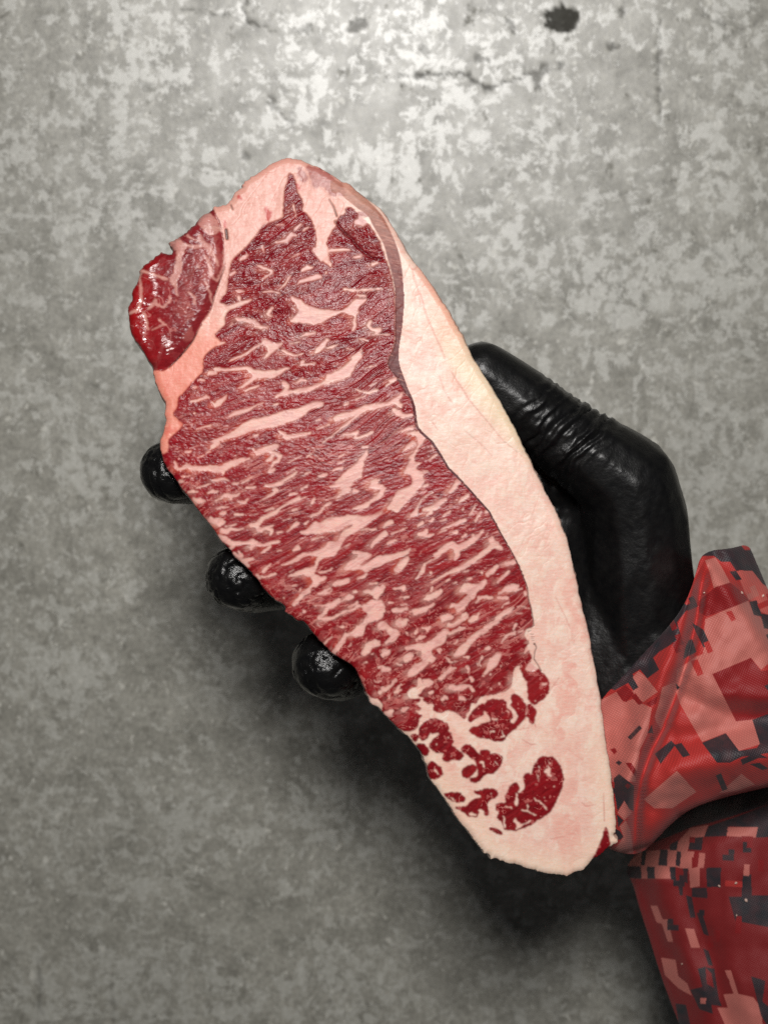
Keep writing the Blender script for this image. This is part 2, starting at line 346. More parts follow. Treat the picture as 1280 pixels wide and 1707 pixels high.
# marbling: tile origin, then items; 'p' = outline, 's' = stroke with widths (tile units)
FAT = [
 ((360,260), ["s825,520,26;835,570,22;860,650,14","s640,925,25;750,900,50;800,845,65;860,850,25","s840,780,30;900,730,30","s920,1220,40;980,1190,60;1030,1190,30","s1050,1000,60;1080,1050,40;1120,1110,40","s450,1170,30;520,1200,40;600,1230,30","s270,1100,40;340,1060,40","s820,1080,10;900,1040,12","s500,960,25;520,1020,20","s640,740,12;720,730,14","s930,790,25;980,760,25"]),
 ((520,260), ["s480,700,70;540,700,100;590,680,60;510,640,50","s190,1010,40;300,1000,40;400,1000,22","s640,1160,45;700,1140,25","s450,1080,35;520,1070,35"]),
 ((200,260), ["p810,720;860,625;940,590;1000,640;1060,730;1070,800;1000,850;960,860;900,790","s600,900,100;620,960,110;680,980,80;640,1060,60;625,1150,50;600,1250,50","s550,940,80;590,900,60","s850,860,40;900,940,50;960,1000,60;980,1050,50;1010,1060,30;1050,1180,20","s720,960,30;800,980,40;870,970,30;900,960,30","s920,1080,30;960,1150,40;980,1250,30","s720,850,25;760,880,20;860,920,20","s1060,760,16;1110,840,20;1125,960,24;1112,1100,26;1090,1250,26"]),
 ((200,440), ["s640,0,60;620,100,80;580,170,90;600,250,30;625,340,20","s500,170,40;430,140,25;340,110,20;230,80,36","s230,80,36;205,150,36;230,250,30;240,400,30;200,500,35;110,530,25","s390,390,40;350,450,30;310,480,15","s390,430,30;470,470,20;530,400,25;550,350,15","s260,520,25;290,620,20;310,700,20","s430,600,25;470,650,25","s350,710,12;450,660,12;510,650,15","s740,310,25;800,360,25;810,420,30","s930,200,26;960,300,22;990,420,16","s960,100,24;1040,180,24;1090,80,20","s850,40,30"]),
 ((360,440), ["s170,110,40;200,90,40","s600,100,30;510,160,20","s790,130,25;740,220,25;680,270,20","s770,150,30","s1100,130,60;1000,160,50;900,190,40;870,220,15","s1180,90,30","s230,290,40;290,290,25","s240,350,40;260,380,30","s60,450,50;150,470,55;240,430,50;340,400,40;380,380,20","s500,300,15;600,290,30;680,310,25",
   "p780,340;900,370;960,430;1050,460;1130,490;1280,490;1280,530;1200,580;1130,640;1030,650;950,630;890,625;780,610;840,560;870,500;860,440;800,400","s220,590,40;300,590,40;400,620,60;450,670,40;540,680,35;580,660,10","s180,630,20;150,660,10","s600,470,30;540,540,30;600,560,18","s890,780,10;970,750,30;1060,730,25","s520,830,60;580,880,90;650,880,70;700,850,25;560,960,50;520,1000,15","s160,1030,20;250,990,25;350,940,30;440,880,25;490,850,20","s800,850,12;900,830,12","s1190,810,40;1140,870,60;1090,920,60;1060,945,30","s1190,900,25;1270,870,20","s720,920,35;760,950,35;850,980,22;940,950,16","s930,1040,40;900,1080,20;1060,1060,20","s0,1120,40;100,1130,30;220,1120,40;330,1110,40;420,1160,70;520,1170,60;640,1170,65;740,1120,30;800,1110,12","s400,1220,40;330,1250,10","s1280,1180,90;1220,1230,70;1170,1270,30","s20,850,50;90,840,20","s920,1230,30;850,1270,25"]),
 ((520,440), ["p0,490;150,500;250,490;350,490;400,430;450,380;480,370;620,370;540,430;490,460;510,510;460,560;480,600;470,650;480,690;440,730;410,690;440,650;430,590;450,560;400,540;330,520;280,520;220,570;150,600;100,640;0,650","s350,270,40;450,290,25;560,280,30;650,270,20;760,265,15","s560,340,30;480,340,20","s620,620,50;600,650,40;640,700,30;720,700,50;680,740,20","s640,755,12;830,750,10","p540,900;520,960;550,990;480,1040;470,1110;400,1190;300,1210;200,1240;130,1270;160,1200;250,1140;350,1080;420,1020;400,990;480,950","s500,800,15;560,800,26;600,820,10","s640,1090,14;560,1110,12;700,1080,8","s820,1240,25;900,1220,25","s210,900,20;270,860,15","s370,900,18;440,910,12","s830,60,15;880,200,20;890,330,18;890,420,10;885,600,8"]),
 ((260,620), ["s480,80,30;520,90,20","s570,10,50;640,10,40","s400,170,30;450,160,15","s370,315,25;450,305,30;520,275,35;570,270,20;540,250,15","s760,240,15;720,290,40;670,330,70;630,365,30;600,310,15","s1060,40,60;1120,30,80;1250,20,90","s1060,50,50;1000,100,50;940,150,40;890,165,20","s1090,150,30;1000,180,25;940,210,15","s790,470,30;850,440,50;920,420,45;990,400,35;1050,370,15;1150,330,12","s440,610,15;500,590,20;590,570,20","s410,445,30","s600,740,20;680,720,40;760,690,50;850,660,80;950,600,110;1050,560,120;1150,545,120;1280,510,125","s620,790,60;660,760,50;590,820,20","s720,590,8;780,570,8","s320,850,25;370,850,20","s460,910,15;520,885,15","s540,860,20;580,850,20","s1050,680,20;1090,670,20","s1080,880,30;1110,850,70;1180,830,50;1280,790,60","s1030,820,20;1060,850,30","s200,960,30;220,1010,35;250,1040,30","s280,1030,40;340,1000,50;400,1030,50;500,1030,55;600,1030,70;700,1040,80;780,990,70;850,960,70;930,940,40;1000,925,20","s720,1075,40","s290,1110,12;370,1105,12","s660,1150,25;720,1135,30;760,1150,15","s260,1165,30;290,1165,25","s830,1195,15;880,1190,12","s920,1180,12;1020,1120,15","s450,1230,12;520,1215,14;590,1190,10","s980,1235,15;1060,1230,20","s1170,1215,15;1270,1200,20","s1250,870,50;1240,910,40;1180,950,20","s1250,990,20;1200,1070,12;1250,1060,30"]),
 ((440,620), ["s0,30,60;100,30,60;160,10,40","s220,120,50;250,160,40;200,230,50;130,265,30","s200,230,50;300,210,40;420,195,50;520,170,45;600,135,25;680,90,30","s820,30,110;740,70,80;700,60,90;900,20,70;660,100,30","s400,80,30;450,95,30","p0,490;100,450;200,410;300,400;400,380;480,340;560,320;650,315;620,370;560,385;500,400;450,450;380,500;280,530;200,560;130,590;0,605","s110,350,25;150,340,20","s1200,190,30;1130,220,25;1050,210,20;980,190,20","s900,340,30;860,350,20","s980,290,10;1080,250,10","s760,500,50;830,470,60;920,450,60;1010,420,70;1090,380,70;1180,365,55;1280,345,40","s1010,460,20;950,500,30;880,560,30;830,590,20;720,690,15;620,760,8","s560,610,15;700,560,20","s560,520,12;610,500,14","s160,630,20;210,660,40;250,700,50;330,680,35;420,665,35;500,650,25","s0,830,60;80,800,45;150,775,25","s60,850,20;130,870,30;170,900,40;150,950,40;100,960,20","s120,960,25;90,1010,15","s110,1040,30;60,1070,20","s850,660,20;930,660,35;1000,640,30;960,700,20;1010,700,25;1100,670,30;1160,640,25","s790,970,15;850,950,20","s800,910,12;850,880,12","p1120,845;1100,920;1060,970;1070,1020;1030,1090;1060,1120;950,1170;880,1220;850,1210;800,1190;740,1190;790,1140;850,1080;900,1030;980,980;1030,910;1080,840","s1060,800,30;1110,800,15","s840,1020,25;780,1030,20;730,1050,12","s620,1110,40;670,1090,25;580,1110,15","s460,900,20;500,880,15","s260,970,8;400,890,10","s440,1090,20;500,1060,12","s320,1080,20;240,1140,15;180,1190,40;120,1210,20;20,1210,25","s130,1260,50","s240,1090,8;350,1020,8","s870,1260,50;840,1240,50","s1230,1150,20;1180,1180,25;1130,1220,20","s1150,1220,40;1220,1230,50;1280,1240,40","s400,1250,12;480,1200,10","s1130,150,12;1200,110,12"]),
 ((620,620), ["s0,380,50;80,360,50;180,340,45;250,300,60;300,250,40;320,220,15","s270,330,60;300,360,50","s230,400,40;270,430,60;320,470,50;400,470,30;440,460,20","s150,140,20;260,75,20","s30,200,25;60,190,15","s430,590,40;350,620,20;280,650,10","p400,640;480,620;540,650;580,700;540,750;500,790;490,840;460,860;460,920;440,960;530,965;480,1000;460,1030;500,1050;560,1070;545,1120;555,1180;520,1200;480,1260;440,1280;300,1280;400,1230;440,1180;430,1130;390,1090;330,1080;350,1040;400,960;420,920;380,920;440,860;470,800;480,740;480,690;430,660;340,660","s440,760,50;380,800,40;350,830,25","s0,1170,30;40,1150,25","s0,1210,40;80,1210,30;140,1230,20","s690,880,20;640,910,20;600,940,10","s640,780,15;660,830,15","s910,1150,25;870,1220,25;820,1270,25","s590,1200,20;550,1220,20","s560,1060,20;600,1060,15"]),
 ((300,780), ["s30,90,15;100,85,15","s20,140,25","s360,130,20;430,115,25;500,115,20;530,130,10","s560,170,12;620,160,12","s660,165,12;740,130,10","s710,210,15;760,215,15;810,200,10","s90,260,20;150,245,25;190,255,15","s180,215,12;260,190,12;330,165,8","s300,270,15;340,245,35;400,255,25","s440,320,20;480,290,35;530,300,45;600,290,25;640,265,12","s540,330,30","s440,330,15;380,350,12","s620,350,20;670,365,30;700,370,25;730,325,8","s150,330,30;200,350,60;270,355,20","s400,430,12;450,420,20;520,420,12","s430,490,15;480,480,30","s590,495,25;640,495,25;680,500,12","s740,500,6;840,490,8","s310,560,40;370,570,70;440,560,50;480,575,20;420,610,40;330,530,30","s480,620,10;550,615,20;600,600,12","s450,670,50;500,680,50;540,650,30;620,660,15;680,645,10","s430,740,60;480,760,60;560,810,60;640,805,30;720,800,25;780,790,70;820,800,40;760,850,30","s540,860,40;570,830,50","s830,810,40;900,825,25;980,800,35;1050,790,30","s960,840,20;900,890,25;870,905,12","s760,610,40;830,600,50;880,540,35;960,500,40;1030,470,40;1080,420,25;1200,350,25;1280,310,20","s830,640,40;850,665,40;920,640,30;1000,615,15","s930,650,25;990,670,30;960,710,20","s880,680,20","s1000,430,15;900,460,8","s920,190,25;1000,185,35;1060,170,40;1110,140,25;1200,80,30;1240,45,20","s1030,230,35;1000,270,30;930,310,20;860,345,8","s1040,690,20;1090,680,15","s1210,450,25;1250,440,15","s1100,570,10;1180,530,8","s1250,590,40;1190,640,20;1140,680,10","s630,890,15;650,930,35;650,970,35;580,910,30","s690,1000,60;740,980,30;790,970,20;660,1000,40;720,1040,40","s910,1080,30;890,1100,25;930,1050,12;970,1020,8","s870,1160,20;940,1160,20;1020,1135,25","s820,1150,30;850,1180,25","s1040,885,12;1080,880,10","s1260,850,50;1210,880,20","s1270,960,35;1180,1010,25;1090,1040,15","s1280,1130,40;1200,1140,20;1150,1155,8","s1160,1110,8;1210,1085,10"]),
 ((480,800), ["s650,30,80;560,50,40;450,70,20","s640,100,60;580,140,40;520,190,15","s700,120,40;750,125,15","s950,20,40;920,60,20","p860,60;930,60;1050,80;1030,130;1010,180;940,210;880,250;860,290;780,310;660,320;740,280;820,250;890,210;960,160;990,100;850,80","p1280,100;1200,100;1150,130;1120,200;1080,270;1050,310;1120,320;1160,355;1200,300;1240,230;1280,190","s220,70,12;140,90,10","s20,160,30;100,145,15","s10,240,20;100,215,12;200,180,8","s260,240,36;290,200,20","s460,240,25;400,270,20;340,350,30;250,385,20","s50,325,15;100,315,12",
   "p110,545;200,545;260,470;300,430;330,470;400,420;480,390;560,400;640,370;760,380;850,385;940,360;1040,325;970,390;900,430;820,490;760,530;700,560;640,590;590,640;570,700;540,760;500,810;440,820;370,830;330,870;290,940;310,970;270,1020;440,1035;360,1080;300,1140;250,1150;240,1210;180,1240;120,1270;70,1280;150,1210;220,1160;260,1100;260,1060;230,1030;150,1010;0,1020;100,980;200,940;280,920;310,850;320,800;240,800;150,820;110,860;0,880;80,840;130,790;220,770;330,750;400,700;430,650;520,660;540,610;580,560;650,510;690,490;680,470;600,500;540,540;480,550;400,560;340,580;260,565;190,600",
   "s180,470,20;220,440,15","s90,470,40;30,510,20","s250,635,15;320,620,15;410,605,10","s70,740,25;120,730,30","s880,530,12;940,530,20","s780,540,10;870,520,10","s1100,450,60;1050,480,40;1020,510,20","s1040,570,50;980,610,50;920,660,40;880,720,15","s1100,580,12;1240,520,12;1280,505,10","s1160,640,20;1100,660,30;1060,680,25","s660,680,10;560,740,8","p690,750;780,765;850,780;905,800;860,830;800,870;750,920;830,890;940,820;1060,800;1140,790;1200,770;1280,740;1280,800;1230,800;1150,840;1080,870;1000,910;900,930;850,980;800,960;740,950;640,960;570,960;620,890;720,840;760,790;680,780","s1240,860,50;1220,920,50;1170,970,30","s470,940,10;400,980,20;330,995,15","s620,1080,45;540,1095,45;480,1110,30","s440,1150,20;390,1190,35;320,1210,20;440,1205,12","s840,1005,30;800,1040,30;740,1060,15","s880,1100,20;940,1100,15","s1000,1150,50;960,1190,60;920,1210,60;860,1190,40;800,1200,15","s940,1240,50","s660,1240,50;620,1270,30","s700,1190,15;740,1185,10","s1240,1150,40;1180,1165,20;1120,1160,15","s1250,1255,30","s100,1120,8;40,1130,8","s130,1160,16"]),
 ((660,800), ["p290,0;280,50;230,110;170,170;130,220;70,280;0,350;0,120;80,90;150,60;190,30;200,0","s680,10,30;620,90,30;580,130,20","s390,130,12;330,160,10;270,210,12;240,280,10;210,350,50;160,380,30","s540,200,20;480,230,50;420,290,60;350,310,50;300,320,40","s370,350,40;320,380,15","s770,160,30;700,210,35;670,240,20","s580,330,15;560,350,25;520,370,20;490,390,10","s850,270,12;820,320,18;790,370,15","s910,330,10;870,390,25;840,450,15","s960,340,30","s720,290,10;710,330,8","s400,410,20;380,440,20;350,440,15","s280,460,40;230,490,25","s60,460,8;110,450,8","s530,420,20;460,440,12","s730,430,40;670,450,30;590,480,20;480,530,12","s320,540,40;300,580,60;250,580,40","s340,600,30;400,575,12","s100,530,8;20,550,10","s640,560,35;600,565,15","s540,530,10;460,560,8","s930,540,20;880,600,35;820,640,60;760,680,60;700,710,70;650,740,80;600,690,70;560,700,60;500,740,60;450,790,40;410,800,30","s650,790,50;625,840,35","s820,590,30","s1030,600,20;1010,640,60;1060,700,70;1130,735,25","s1030,690,60;980,740,50;920,790,50;850,840,50;780,890,45;700,940,50;620,970,50;550,1000,25","s740,590,25;700,610,15","s980,570,12;960,600,12","s150,740,20;100,780,40;20,800,50","s110,850,60;80,890,70;40,930,70;0,960,40","s300,900,25;280,970,45;220,1050,20","s300,900,20;400,840,15;470,800,12","s370,990,32","s550,1000,20;440,1060,20;380,1090,12","s580,1060,15;540,1080,15","s640,1090,15;600,1100,10","s1080,920,35;1030,970,50;970,1010,40","s910,990,30","s800,1050,25;750,1060,15","s770,960,8;700,990,8","s950,1080,40;900,1130,60;820,1140,70;740,1140,70;690,1180,40","s840,1180,40;820,1240,40","s1200,980,30;1130,1040,30;1080,1100,15","s1280,1130,50;1200,1150,50;1140,1180,30;1100,1210,20","s1250,880,50;1170,890,40","s480,1180,40;460,1220,50;420,1240,70;340,1250,50","s400,1140,15;370,1190,20","s90,1150,40;70,1180,20","s190,1160,12","s880,1260,40;980,1250,25","s1100,1250,30;1180,1260,30"]),
 ((440,960), ["s480,160,50;420,200,40;370,240,40;340,290,40;320,320,20","s900,50,40;830,70,50;760,90,30","s650,180,30;710,180,12;720,140,15","s930,215,40;880,245,25;830,280,12","s1210,150,90;1150,180,30;1080,180,20","s790,270,50;740,310,60;680,330,50;660,370,40;630,410,30;580,450,25","s580,450,25;650,460,40;720,450,30;800,410,25;880,380,20;960,350,25;1010,320,40","s520,325,10;600,315,15;680,310,20","s1000,280,30;960,300,25;900,330,12","p1280,260;1180,250;1090,280;1020,330;1060,370;1110,400;1080,450;1040,510;980,530;980,570;920,600;840,620;810,680;770,750;740,800;730,850;770,840;810,770;860,690;900,640;960,650;1030,655;1060,600;1070,550;1110,490;1180,480;1280,440","s480,265,12;560,235,10;610,230,10","s440,380,20;420,360,10","s300,100,8;330,95,8","s390,140,12;380,170,10","s220,235,20","s830,545,40","s720,650,10;680,690,25;640,720,20","s600,540,8;570,510,8","s940,710,10;910,750,10","s1180,710,60;1230,700,30","s1180,710,50;1130,770,60;1080,820,50","s1080,930,25","s1260,850,40","s1260,985,40","s1130,840,8;1180,830,10"]),
 ((600,980), ["s180,50,90;220,30,50","s310,160,30;350,150,15","s430,100,15;520,105,15","s430,180,12;500,180,12","s360,240,50;440,240,40;500,220,25","s600,260,80;680,230,60;740,200,40;780,180,30","s420,370,90;470,370,80;500,340,30","s230,400,90;290,420,60;330,470,80;380,490,80;340,540,60;280,590,30","s80,620,70;140,600,70;200,600,40","s80,620,60;40,690,60","s270,690,80;310,680,40","s230,720,30","s500,490,30","s640,530,40;680,510,20;610,550,20","s720,440,50;740,420,40;660,430,15","s600,460,30;580,490,20","s900,320,80;960,310,60","s980,190,40;1020,180,20;950,210,20","s870,40,30;800,80,70;740,110,40;690,110,20","s1160,130,40;1100,200,40;1050,240,40","s1180,40,60;1190,100,30","s1110,20,60;1180,40,40;1260,0,30","s1130,290,60;1080,340,40;1000,390,40;940,400,30","s1220,310,60;1170,350,30","s900,480,80;860,550,100;790,590,90;720,640,100;650,630,80;560,630,60;500,640,40","s720,640,100;700,720,100;760,760,70","s700,720,90;690,800,60;620,850,90;560,890,90;540,930,40","s1080,430,50;1120,430,20","s1080,430,30;1020,460,30;960,490,30","s1240,500,40;1180,560,70;1130,620,85;1070,680,85;1010,720,40","s520,740,85;480,770,50;560,720,40","s440,820,30;400,800,20","s520,690,10;560,690,10","s250,860,50;310,870,40;210,850,30","s60,800,30","s370,990,40;330,1040,30;260,1090,40;200,1130,20","s700,1000,45;760,1020,50;640,1060,70;580,1100,80;540,1140,70","s640,990,60;640,1060,60","s440,1030,12;420,1060,30;370,1110,25","s420,1160,15","s310,1170,12;330,1140,8","s150,990,12;220,1000,12","s160,1040,12","s1010,850,20;960,880,40;900,920,40;860,970,50","s850,670,40;830,650,20","s920,750,20;960,800,12;1030,790,10","s1040,560,15;1000,590,15","s960,1060,40;1040,1070,60;1120,1060,50;1160,1040,25","s910,1170,50;870,1190,20","s1080,1180,40;1110,1200,20","s730,1130,30;780,1100,15","s790,820,20","s1140,740,30;1110,730,20","s1150,850,30;1150,900,30","s1190,980,40","s1200,1080,40;1180,1060,20","s1240,800,15;1260,840,10"]),
 ((760,980), ["s150,60,20;60,150,40;0,210,30","s380,100,30;320,90,20;260,110,20;200,170,15","s470,40,20;550,30,25;700,5,15","s440,110,15;490,120,15","s740,50,30;750,90,12","s250,270,20;210,330,40;160,350,30","s600,210,30;540,260,50;480,290,40;440,340,50;380,380,50;330,420,50;280,470,50;220,500,50","s220,500,50;180,540,50;100,620,75;30,690,75;0,720,60","s560,150,15;480,210,10","s40,450,40;90,430,20","s620,480,40;560,490,25;500,550,25;480,580,15","s720,450,15;660,480,12","s640,390,25;610,440,15","s640,200,8;780,220,8","s620,280,10;700,270,8","s780,480,55;790,540,55;800,600,55;780,640,40;740,690,25","s800,620,40;820,680,30;815,740,30","s340,640,50;300,650,20","s270,740,25;250,800,15;270,830,20","s450,720,60;400,790,90;360,840,80;310,910,20","s370,920,25","s480,840,20","s120,740,40;90,730,20","s160,970,40","s290,940,25","s370,1070,20","s460,1020,25","s110,850,30","p655,830;700,910;740,990;765,1100;765,1240;730,1230;680,1150;620,1120;590,1140;600,1250;540,1250;520,1190;420,1170;310,1190;240,1180;330,1150;400,1130;500,1110;580,1070;605,1000;610,890","s800,840,95;850,850,75;760,870,40","s930,1030,25;960,1030,25","s850,1200,15"]),
 ((600,1140), ["s260,60,50;220,90,25","s310,310,70;260,330,50;340,290,40","s460,280,50;500,260,30;430,290,20","s320,150,12","s430,130,12","s380,95,20;440,70,15"]),
]
ISLE_FAT = [
 ((760,1120), ["s540,400,10;560,430,10","s430,500,25;380,510,15","s400,640,20;360,630,15","s480,700,15;520,690,10;480,620,6","s970,1060,50;990,1100,30;980,990,12","s1040,1215,15","s270,960,30;300,1010,14","s420,960,8;440,1000,8","s880,1010,8;885,1080,6","s1000,980,8;960,940,6"]),
 ((720,1260), ["s1230,190,40;1250,210,20","s1080,460,15;1150,500,15;1230,560,10","s950,570,12;1100,630,12","s880,690,40;940,740,40;900,770,15;1050,690,12","s1190,450,12","s760,640,15;780,760,12","s790,540,20;840,560,10","s900,400,10;890,520,25","s1130,200,6;1140,280,6","s1020,530,14;1010,590,8","s420,620,40;460,640,16","s630,410,14","s190,440,10;240,470,8"]),
 ((600,1140), ["s740,410,12","s690,510,10","s820,650,20","s880,470,10","s970,770,12","s940,570,20","s790,910,14;830,960,14"]),
]
PALE = [((360,260), ["s890,150,60;945,235,80","s1000,130,60;1050,200,80;1070,300,70","s1110,150,50;1150,270,110","s1240,330,110;1260,400,60","s1190,190,60"]),
        ((520,260), ["s30,150,60;50,290,80","s140,260,110","s120,190,50;200,240,50;280,300,60","s210,350,110;220,400,60","s300,330,70;330,400,60","s420,620,30;580,620,60"])]
SPOT = [((360,260), ["s545,550,30;560,620,55;545,690,20","s255,440,45","s870,300,30;900,350,24"]), ((200,260), ["s1110,690,25;1130,760,25"])]
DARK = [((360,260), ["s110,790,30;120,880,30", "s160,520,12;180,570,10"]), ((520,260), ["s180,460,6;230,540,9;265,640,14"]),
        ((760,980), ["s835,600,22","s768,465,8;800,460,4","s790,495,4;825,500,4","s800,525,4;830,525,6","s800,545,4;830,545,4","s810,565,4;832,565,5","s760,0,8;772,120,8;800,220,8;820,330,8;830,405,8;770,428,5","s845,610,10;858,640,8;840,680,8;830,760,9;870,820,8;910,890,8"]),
        ((200,440), ["s1120,30,6;1060,200,7;1010,340,7;985,450,5","s830,720,8;780,820,14;700,920,18;620,1010,16;520,1110,8"])]  # seam below the raised side muscle: its shadow painted in as dark colour
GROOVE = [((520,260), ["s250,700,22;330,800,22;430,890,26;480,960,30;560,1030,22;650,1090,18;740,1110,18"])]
VEIN = [((640,400), ["s270,270,6;310,320,6;330,310,5;360,270,4","s310,340,5;330,430,6;400,620,6;450,800,6;520,970,6;600,1140,6;650,1270,6"]),
        ((620,620), ["s850,0,6;930,130,6;1050,320,6;1150,440,6;1280,590,5;1400,740,4;1600,900,3","s720,50,3;780,220,4;850,330,4","s640,540,4;700,620,4","s1000,640,4;1150,760,4;1280,900,3"]),
        ((860,1260), ["s930,400,4;940,700,8","s700,500,4;740,540,6;850,520,4","s500,860,4;370,890,3"]),
        ((760,1120), ["s700,720,4;800,780,8;850,770,4","s640,620,4;770,600,5","s1100,60,4;1000,200,3","s840,560,10;850,600,4"]),
        ((760,980), ["s1060,100,3;1160,300,4;1220,440,4"])]

def tiles(lst):
    for (ox, oy), items in lst:
        for it in items:
            a = np.array(nums(it[1:]))
            if it[0] == 'p':
                yield 'p', a.reshape(-1, 2) / 6.4 + (ox, oy)
            else:
                a = a.reshape(-1, 3) / 6.4; a[:, 0] += ox; a[:, 1] += oy; yield 's', a

def pts(t): return np.array(nums(t)).reshape(-1, 2)

CV = Canvas(196, 246, 852, 1236)
YY, XX = np.mgrid[0:CV.h, 0:CV.w].astype(float); XX += CV.x0; YY += CV.y0

def draw(kind, a):
    return CV.poly(chaikin(a, 2)) if kind == 'p' else CV.stroke(a)

def build_steak():
    # -- outline, a little ragged
    o = chaikin(pts(OUT.replace('\n', '')), 2)
    seg = np.roll(o, -1, 0) - o; L = np.hypot(*seg.T); cum = np.concatenate([[0], np.cumsum(L)])
    s_ = np.arange(0, cum[-1], 0.8)
    oo = np.stack([np.interp(s_, cum, np.append(o[:, i], o[0, i])) for i in (0, 1)], 1)
    tn = np.roll(oo, -2, 0) - np.roll(oo, 2, 0); tn /= np.hypot(*tn.T)[:, None] + 1e-9
    nrm = np.stack([tn[:, 1], -tn[:, 0]], 1)
    rag = (fbm(s_ / 14, s_ * 0, 3, 4) - 0.5) * 3.0 + (fbm(s_ / 4, s_ * 0, 2, 8) - 0.5) * np.where((oo[:, 1] > 1385) | ((oo[:, 0] < 420) & (oo[:, 1] < 460)), 3.6, 1.0)
    oo = oo + nrm * rag[:, None]
    mask = CV.zeros(); put(mask, CV.poly(oo), np.maximum)
    inside = mask > 0.5
    dist = np.full(inside.shape, 60.0)
    R = 60
    for x, y in oo[::3]:
        xa, xb = max(0, int(x - CV.x0 - R)), min(CV.w, int(x - CV.x0 + R)); ya, yb = max(0, int(y - CV.y0 - R)), min(CV.h, int(y - CV.y0 + R))
        dist[ya:yb, xa:xb] = np.minimum(dist[ya:yb, xa:xb], np.hypot(XX[ya:yb, xa:xb] - x, YY[ya:yb, xa:xb] - y))
    # -- fibre frame: bundles run up to the right, steeper towards the tail
    ang = np.radians(np.interp(YY, [300, 480, 700, 950, 1150], [12, 16, 22, 31, 38]) + 14 * (fbm(XX / 140, YY / 140, 2, 3) - 0.5))
    ca, sa = np.cos(ang), np.sin(ang)
    U = XX * ca - YY * sa; V = XX * sa + YY * ca
    fib = fbm(U / 26, V / 5.0, 4, 11)
    fib2 = fbm(U / 60, V / 14.0, 3, 15)
    wa = (fbm(U / 14, V / 5, 3, 21) - 0.5) * 9.0
    wb = (fbm(U / 14, V / 5, 3, 27) - 0.5) * 4.0
    wx = wa * ca + wb * sa; wy = -wa * sa + wb * ca
    low = smooth(860, 1020, YY)
    wx = wx + low * 9 * (fbm(XX / 9, YY / 9, 3, 151) - 0.5); wy = wy + low * 9 * (fbm(XX / 9, YY / 9, 3, 155) - 0.5)
    wxi = np.clip(np.round(XX - CV.x0 + wx).astype(int), 0, CV.w - 1); wyi = np.clip(np.round(YY - CV.y0 + wy).astype(int), 0, CV.h - 1)
    def warp(a, k=1.0):
        if k == 1.0: return a[wyi, wxi]
        return a[np.clip(np.round(YY - CV.y0 + wy * k).astype(int), 0, CV.h - 1), np.clip(np.round(XX - CV.x0 + wx * k).astype(int), 0, CV.w - 1)]
    eye = CV.zeros(); put(eye, CV.poly(chaikin(pts(EYE.replace('\n', '')), 1)), np.maximum)
    side = CV.zeros(); put(side, CV.poly(chaikin(pts(SIDE), 1)), np.maximum)
    tail = CV.zeros(); put(tail, CV.poly(chaikin(pts(TAIL), 2)), np.maximum)
    silv = CV.zeros(); put(silv, CV.poly(chaikin(pts(SILV.replace('\n', '')), 1)), np.maximum)
    edge = [(701,720,4.5),(720,737,4),(735,760,3.8),(746,779,3.6),(770,803,3.4),(790,825,3.0),(815,853,2.8),(833,887,2.4),(852,919,2.0),(868,952,1.5),(879,980,1.4)]
    put(silv, CV.stroke(edge), np.maximum)
    isle = CV.zeros(); isle_id = np.full(isle.shape, -1)
    for k, ((ox, oy), t) in enumerate(ISLES):
        P = CV.poly(chaikin(pts(t) / 6.4 + (ox, oy), 1))
        put(isle, P, np.maximum); put(isle_id, P, lambda a, m: np.where(m > 0.4, k, a))
    lean = np.maximum.reduce([eye, side, tail, np.clip(gblur(isle, 1.3) * 1.25, 0, 1)])
    fat = CV.zeros(); fid = np.full(fat.shape, -1); k = 0
    for kind, a in tiles(FAT):
        P = draw(kind, a)
        put(fat, P, np.maximum); put(fid, P, lambda q, m: np.where(m > 0.5, k, q)); k += 1
    NF = k
    ifat = CV.zeros()
    for kind, a in tiles(ISLE_FAT): put(ifat, draw(kind, a), np.maximum)
    fat = np.where(isle > 0.5, ifat, fat)
    # fine flecks that follow the grain
    fleck = fbm(U / 20, V / 4.2, 3, 33) * 0.55 + fbm(U / 52, V / 12, 2, 37) * 0.45
    dens = np.interp(YY, [300, 500, 700, 1000, 1200], [0.555, 0.560, 0.570, 0.565, 0.575])
    fl = smooth(dens, dens + 0.035, fleck) * (eye > 0.5)
    fat = warp(gblur(fat, 0.6), 0.55); lean_w = warp(gblur(lean, 0.8), 0.35); silv_w = warp(gblur(silv, 0.6), 0.25)
    fmask = np.clip(smooth(0.24, 0.68, fat), 0, 1)
    isl_w = gblur(isle, 1.0)
    Fm = np.clip(1 - lean_w, 0, 1); Fm = smooth(0.46, 0.80, Fm)
    fmask = fmask * np.where(side > 0.5, 0.72, 1.0)
    fatall = gblur(np.maximum(Fm, fmask), 1.0)
    wide = gblur(fmask, 4.0); sh = np.roll(np.roll(wide, -9, 1), 4, 0)
    halo = np.clip(sh - 0.22, 0, 1) * 1.3 * (1 - fatall) * smooth(0.35, 0.6, fbm(XX / 40, YY / 40, 2, 47)) * np.interp(YY, [500, 700, 1000, 1150], [0.6, 1, 0.7, 0.1])
    pale = CV.zeros(); spot = CV.zeros(); dark = CV.zeros(); groove = CV.zeros(); vein = CV.zeros()
    for arr, lst in ((pale, PALE), (spot, SPOT), (dark, DARK), (groove, GROOVE), (vein, VEIN)):
        for kind, a in tiles(lst): put(arr, draw(kind, a), np.maximum)
    pale = gblur(warp(pale), 1.6); spot = gblur(warp(spot), 1.2); vein = gblur(vein, 0.9) ; dark = gblur(dark, 0.7); groove = gblur(groove, 1.2)
    # -- albedo
    def mix(a, b, t): return a + (np.asarray(b) - a) * t[..., None]
    def ramp(x, xs, cols):
        c = np.array([lin(q) for q in cols]); return np.stack([np.interp(x, xs, c[:, i]) for i in range(3)], -1)
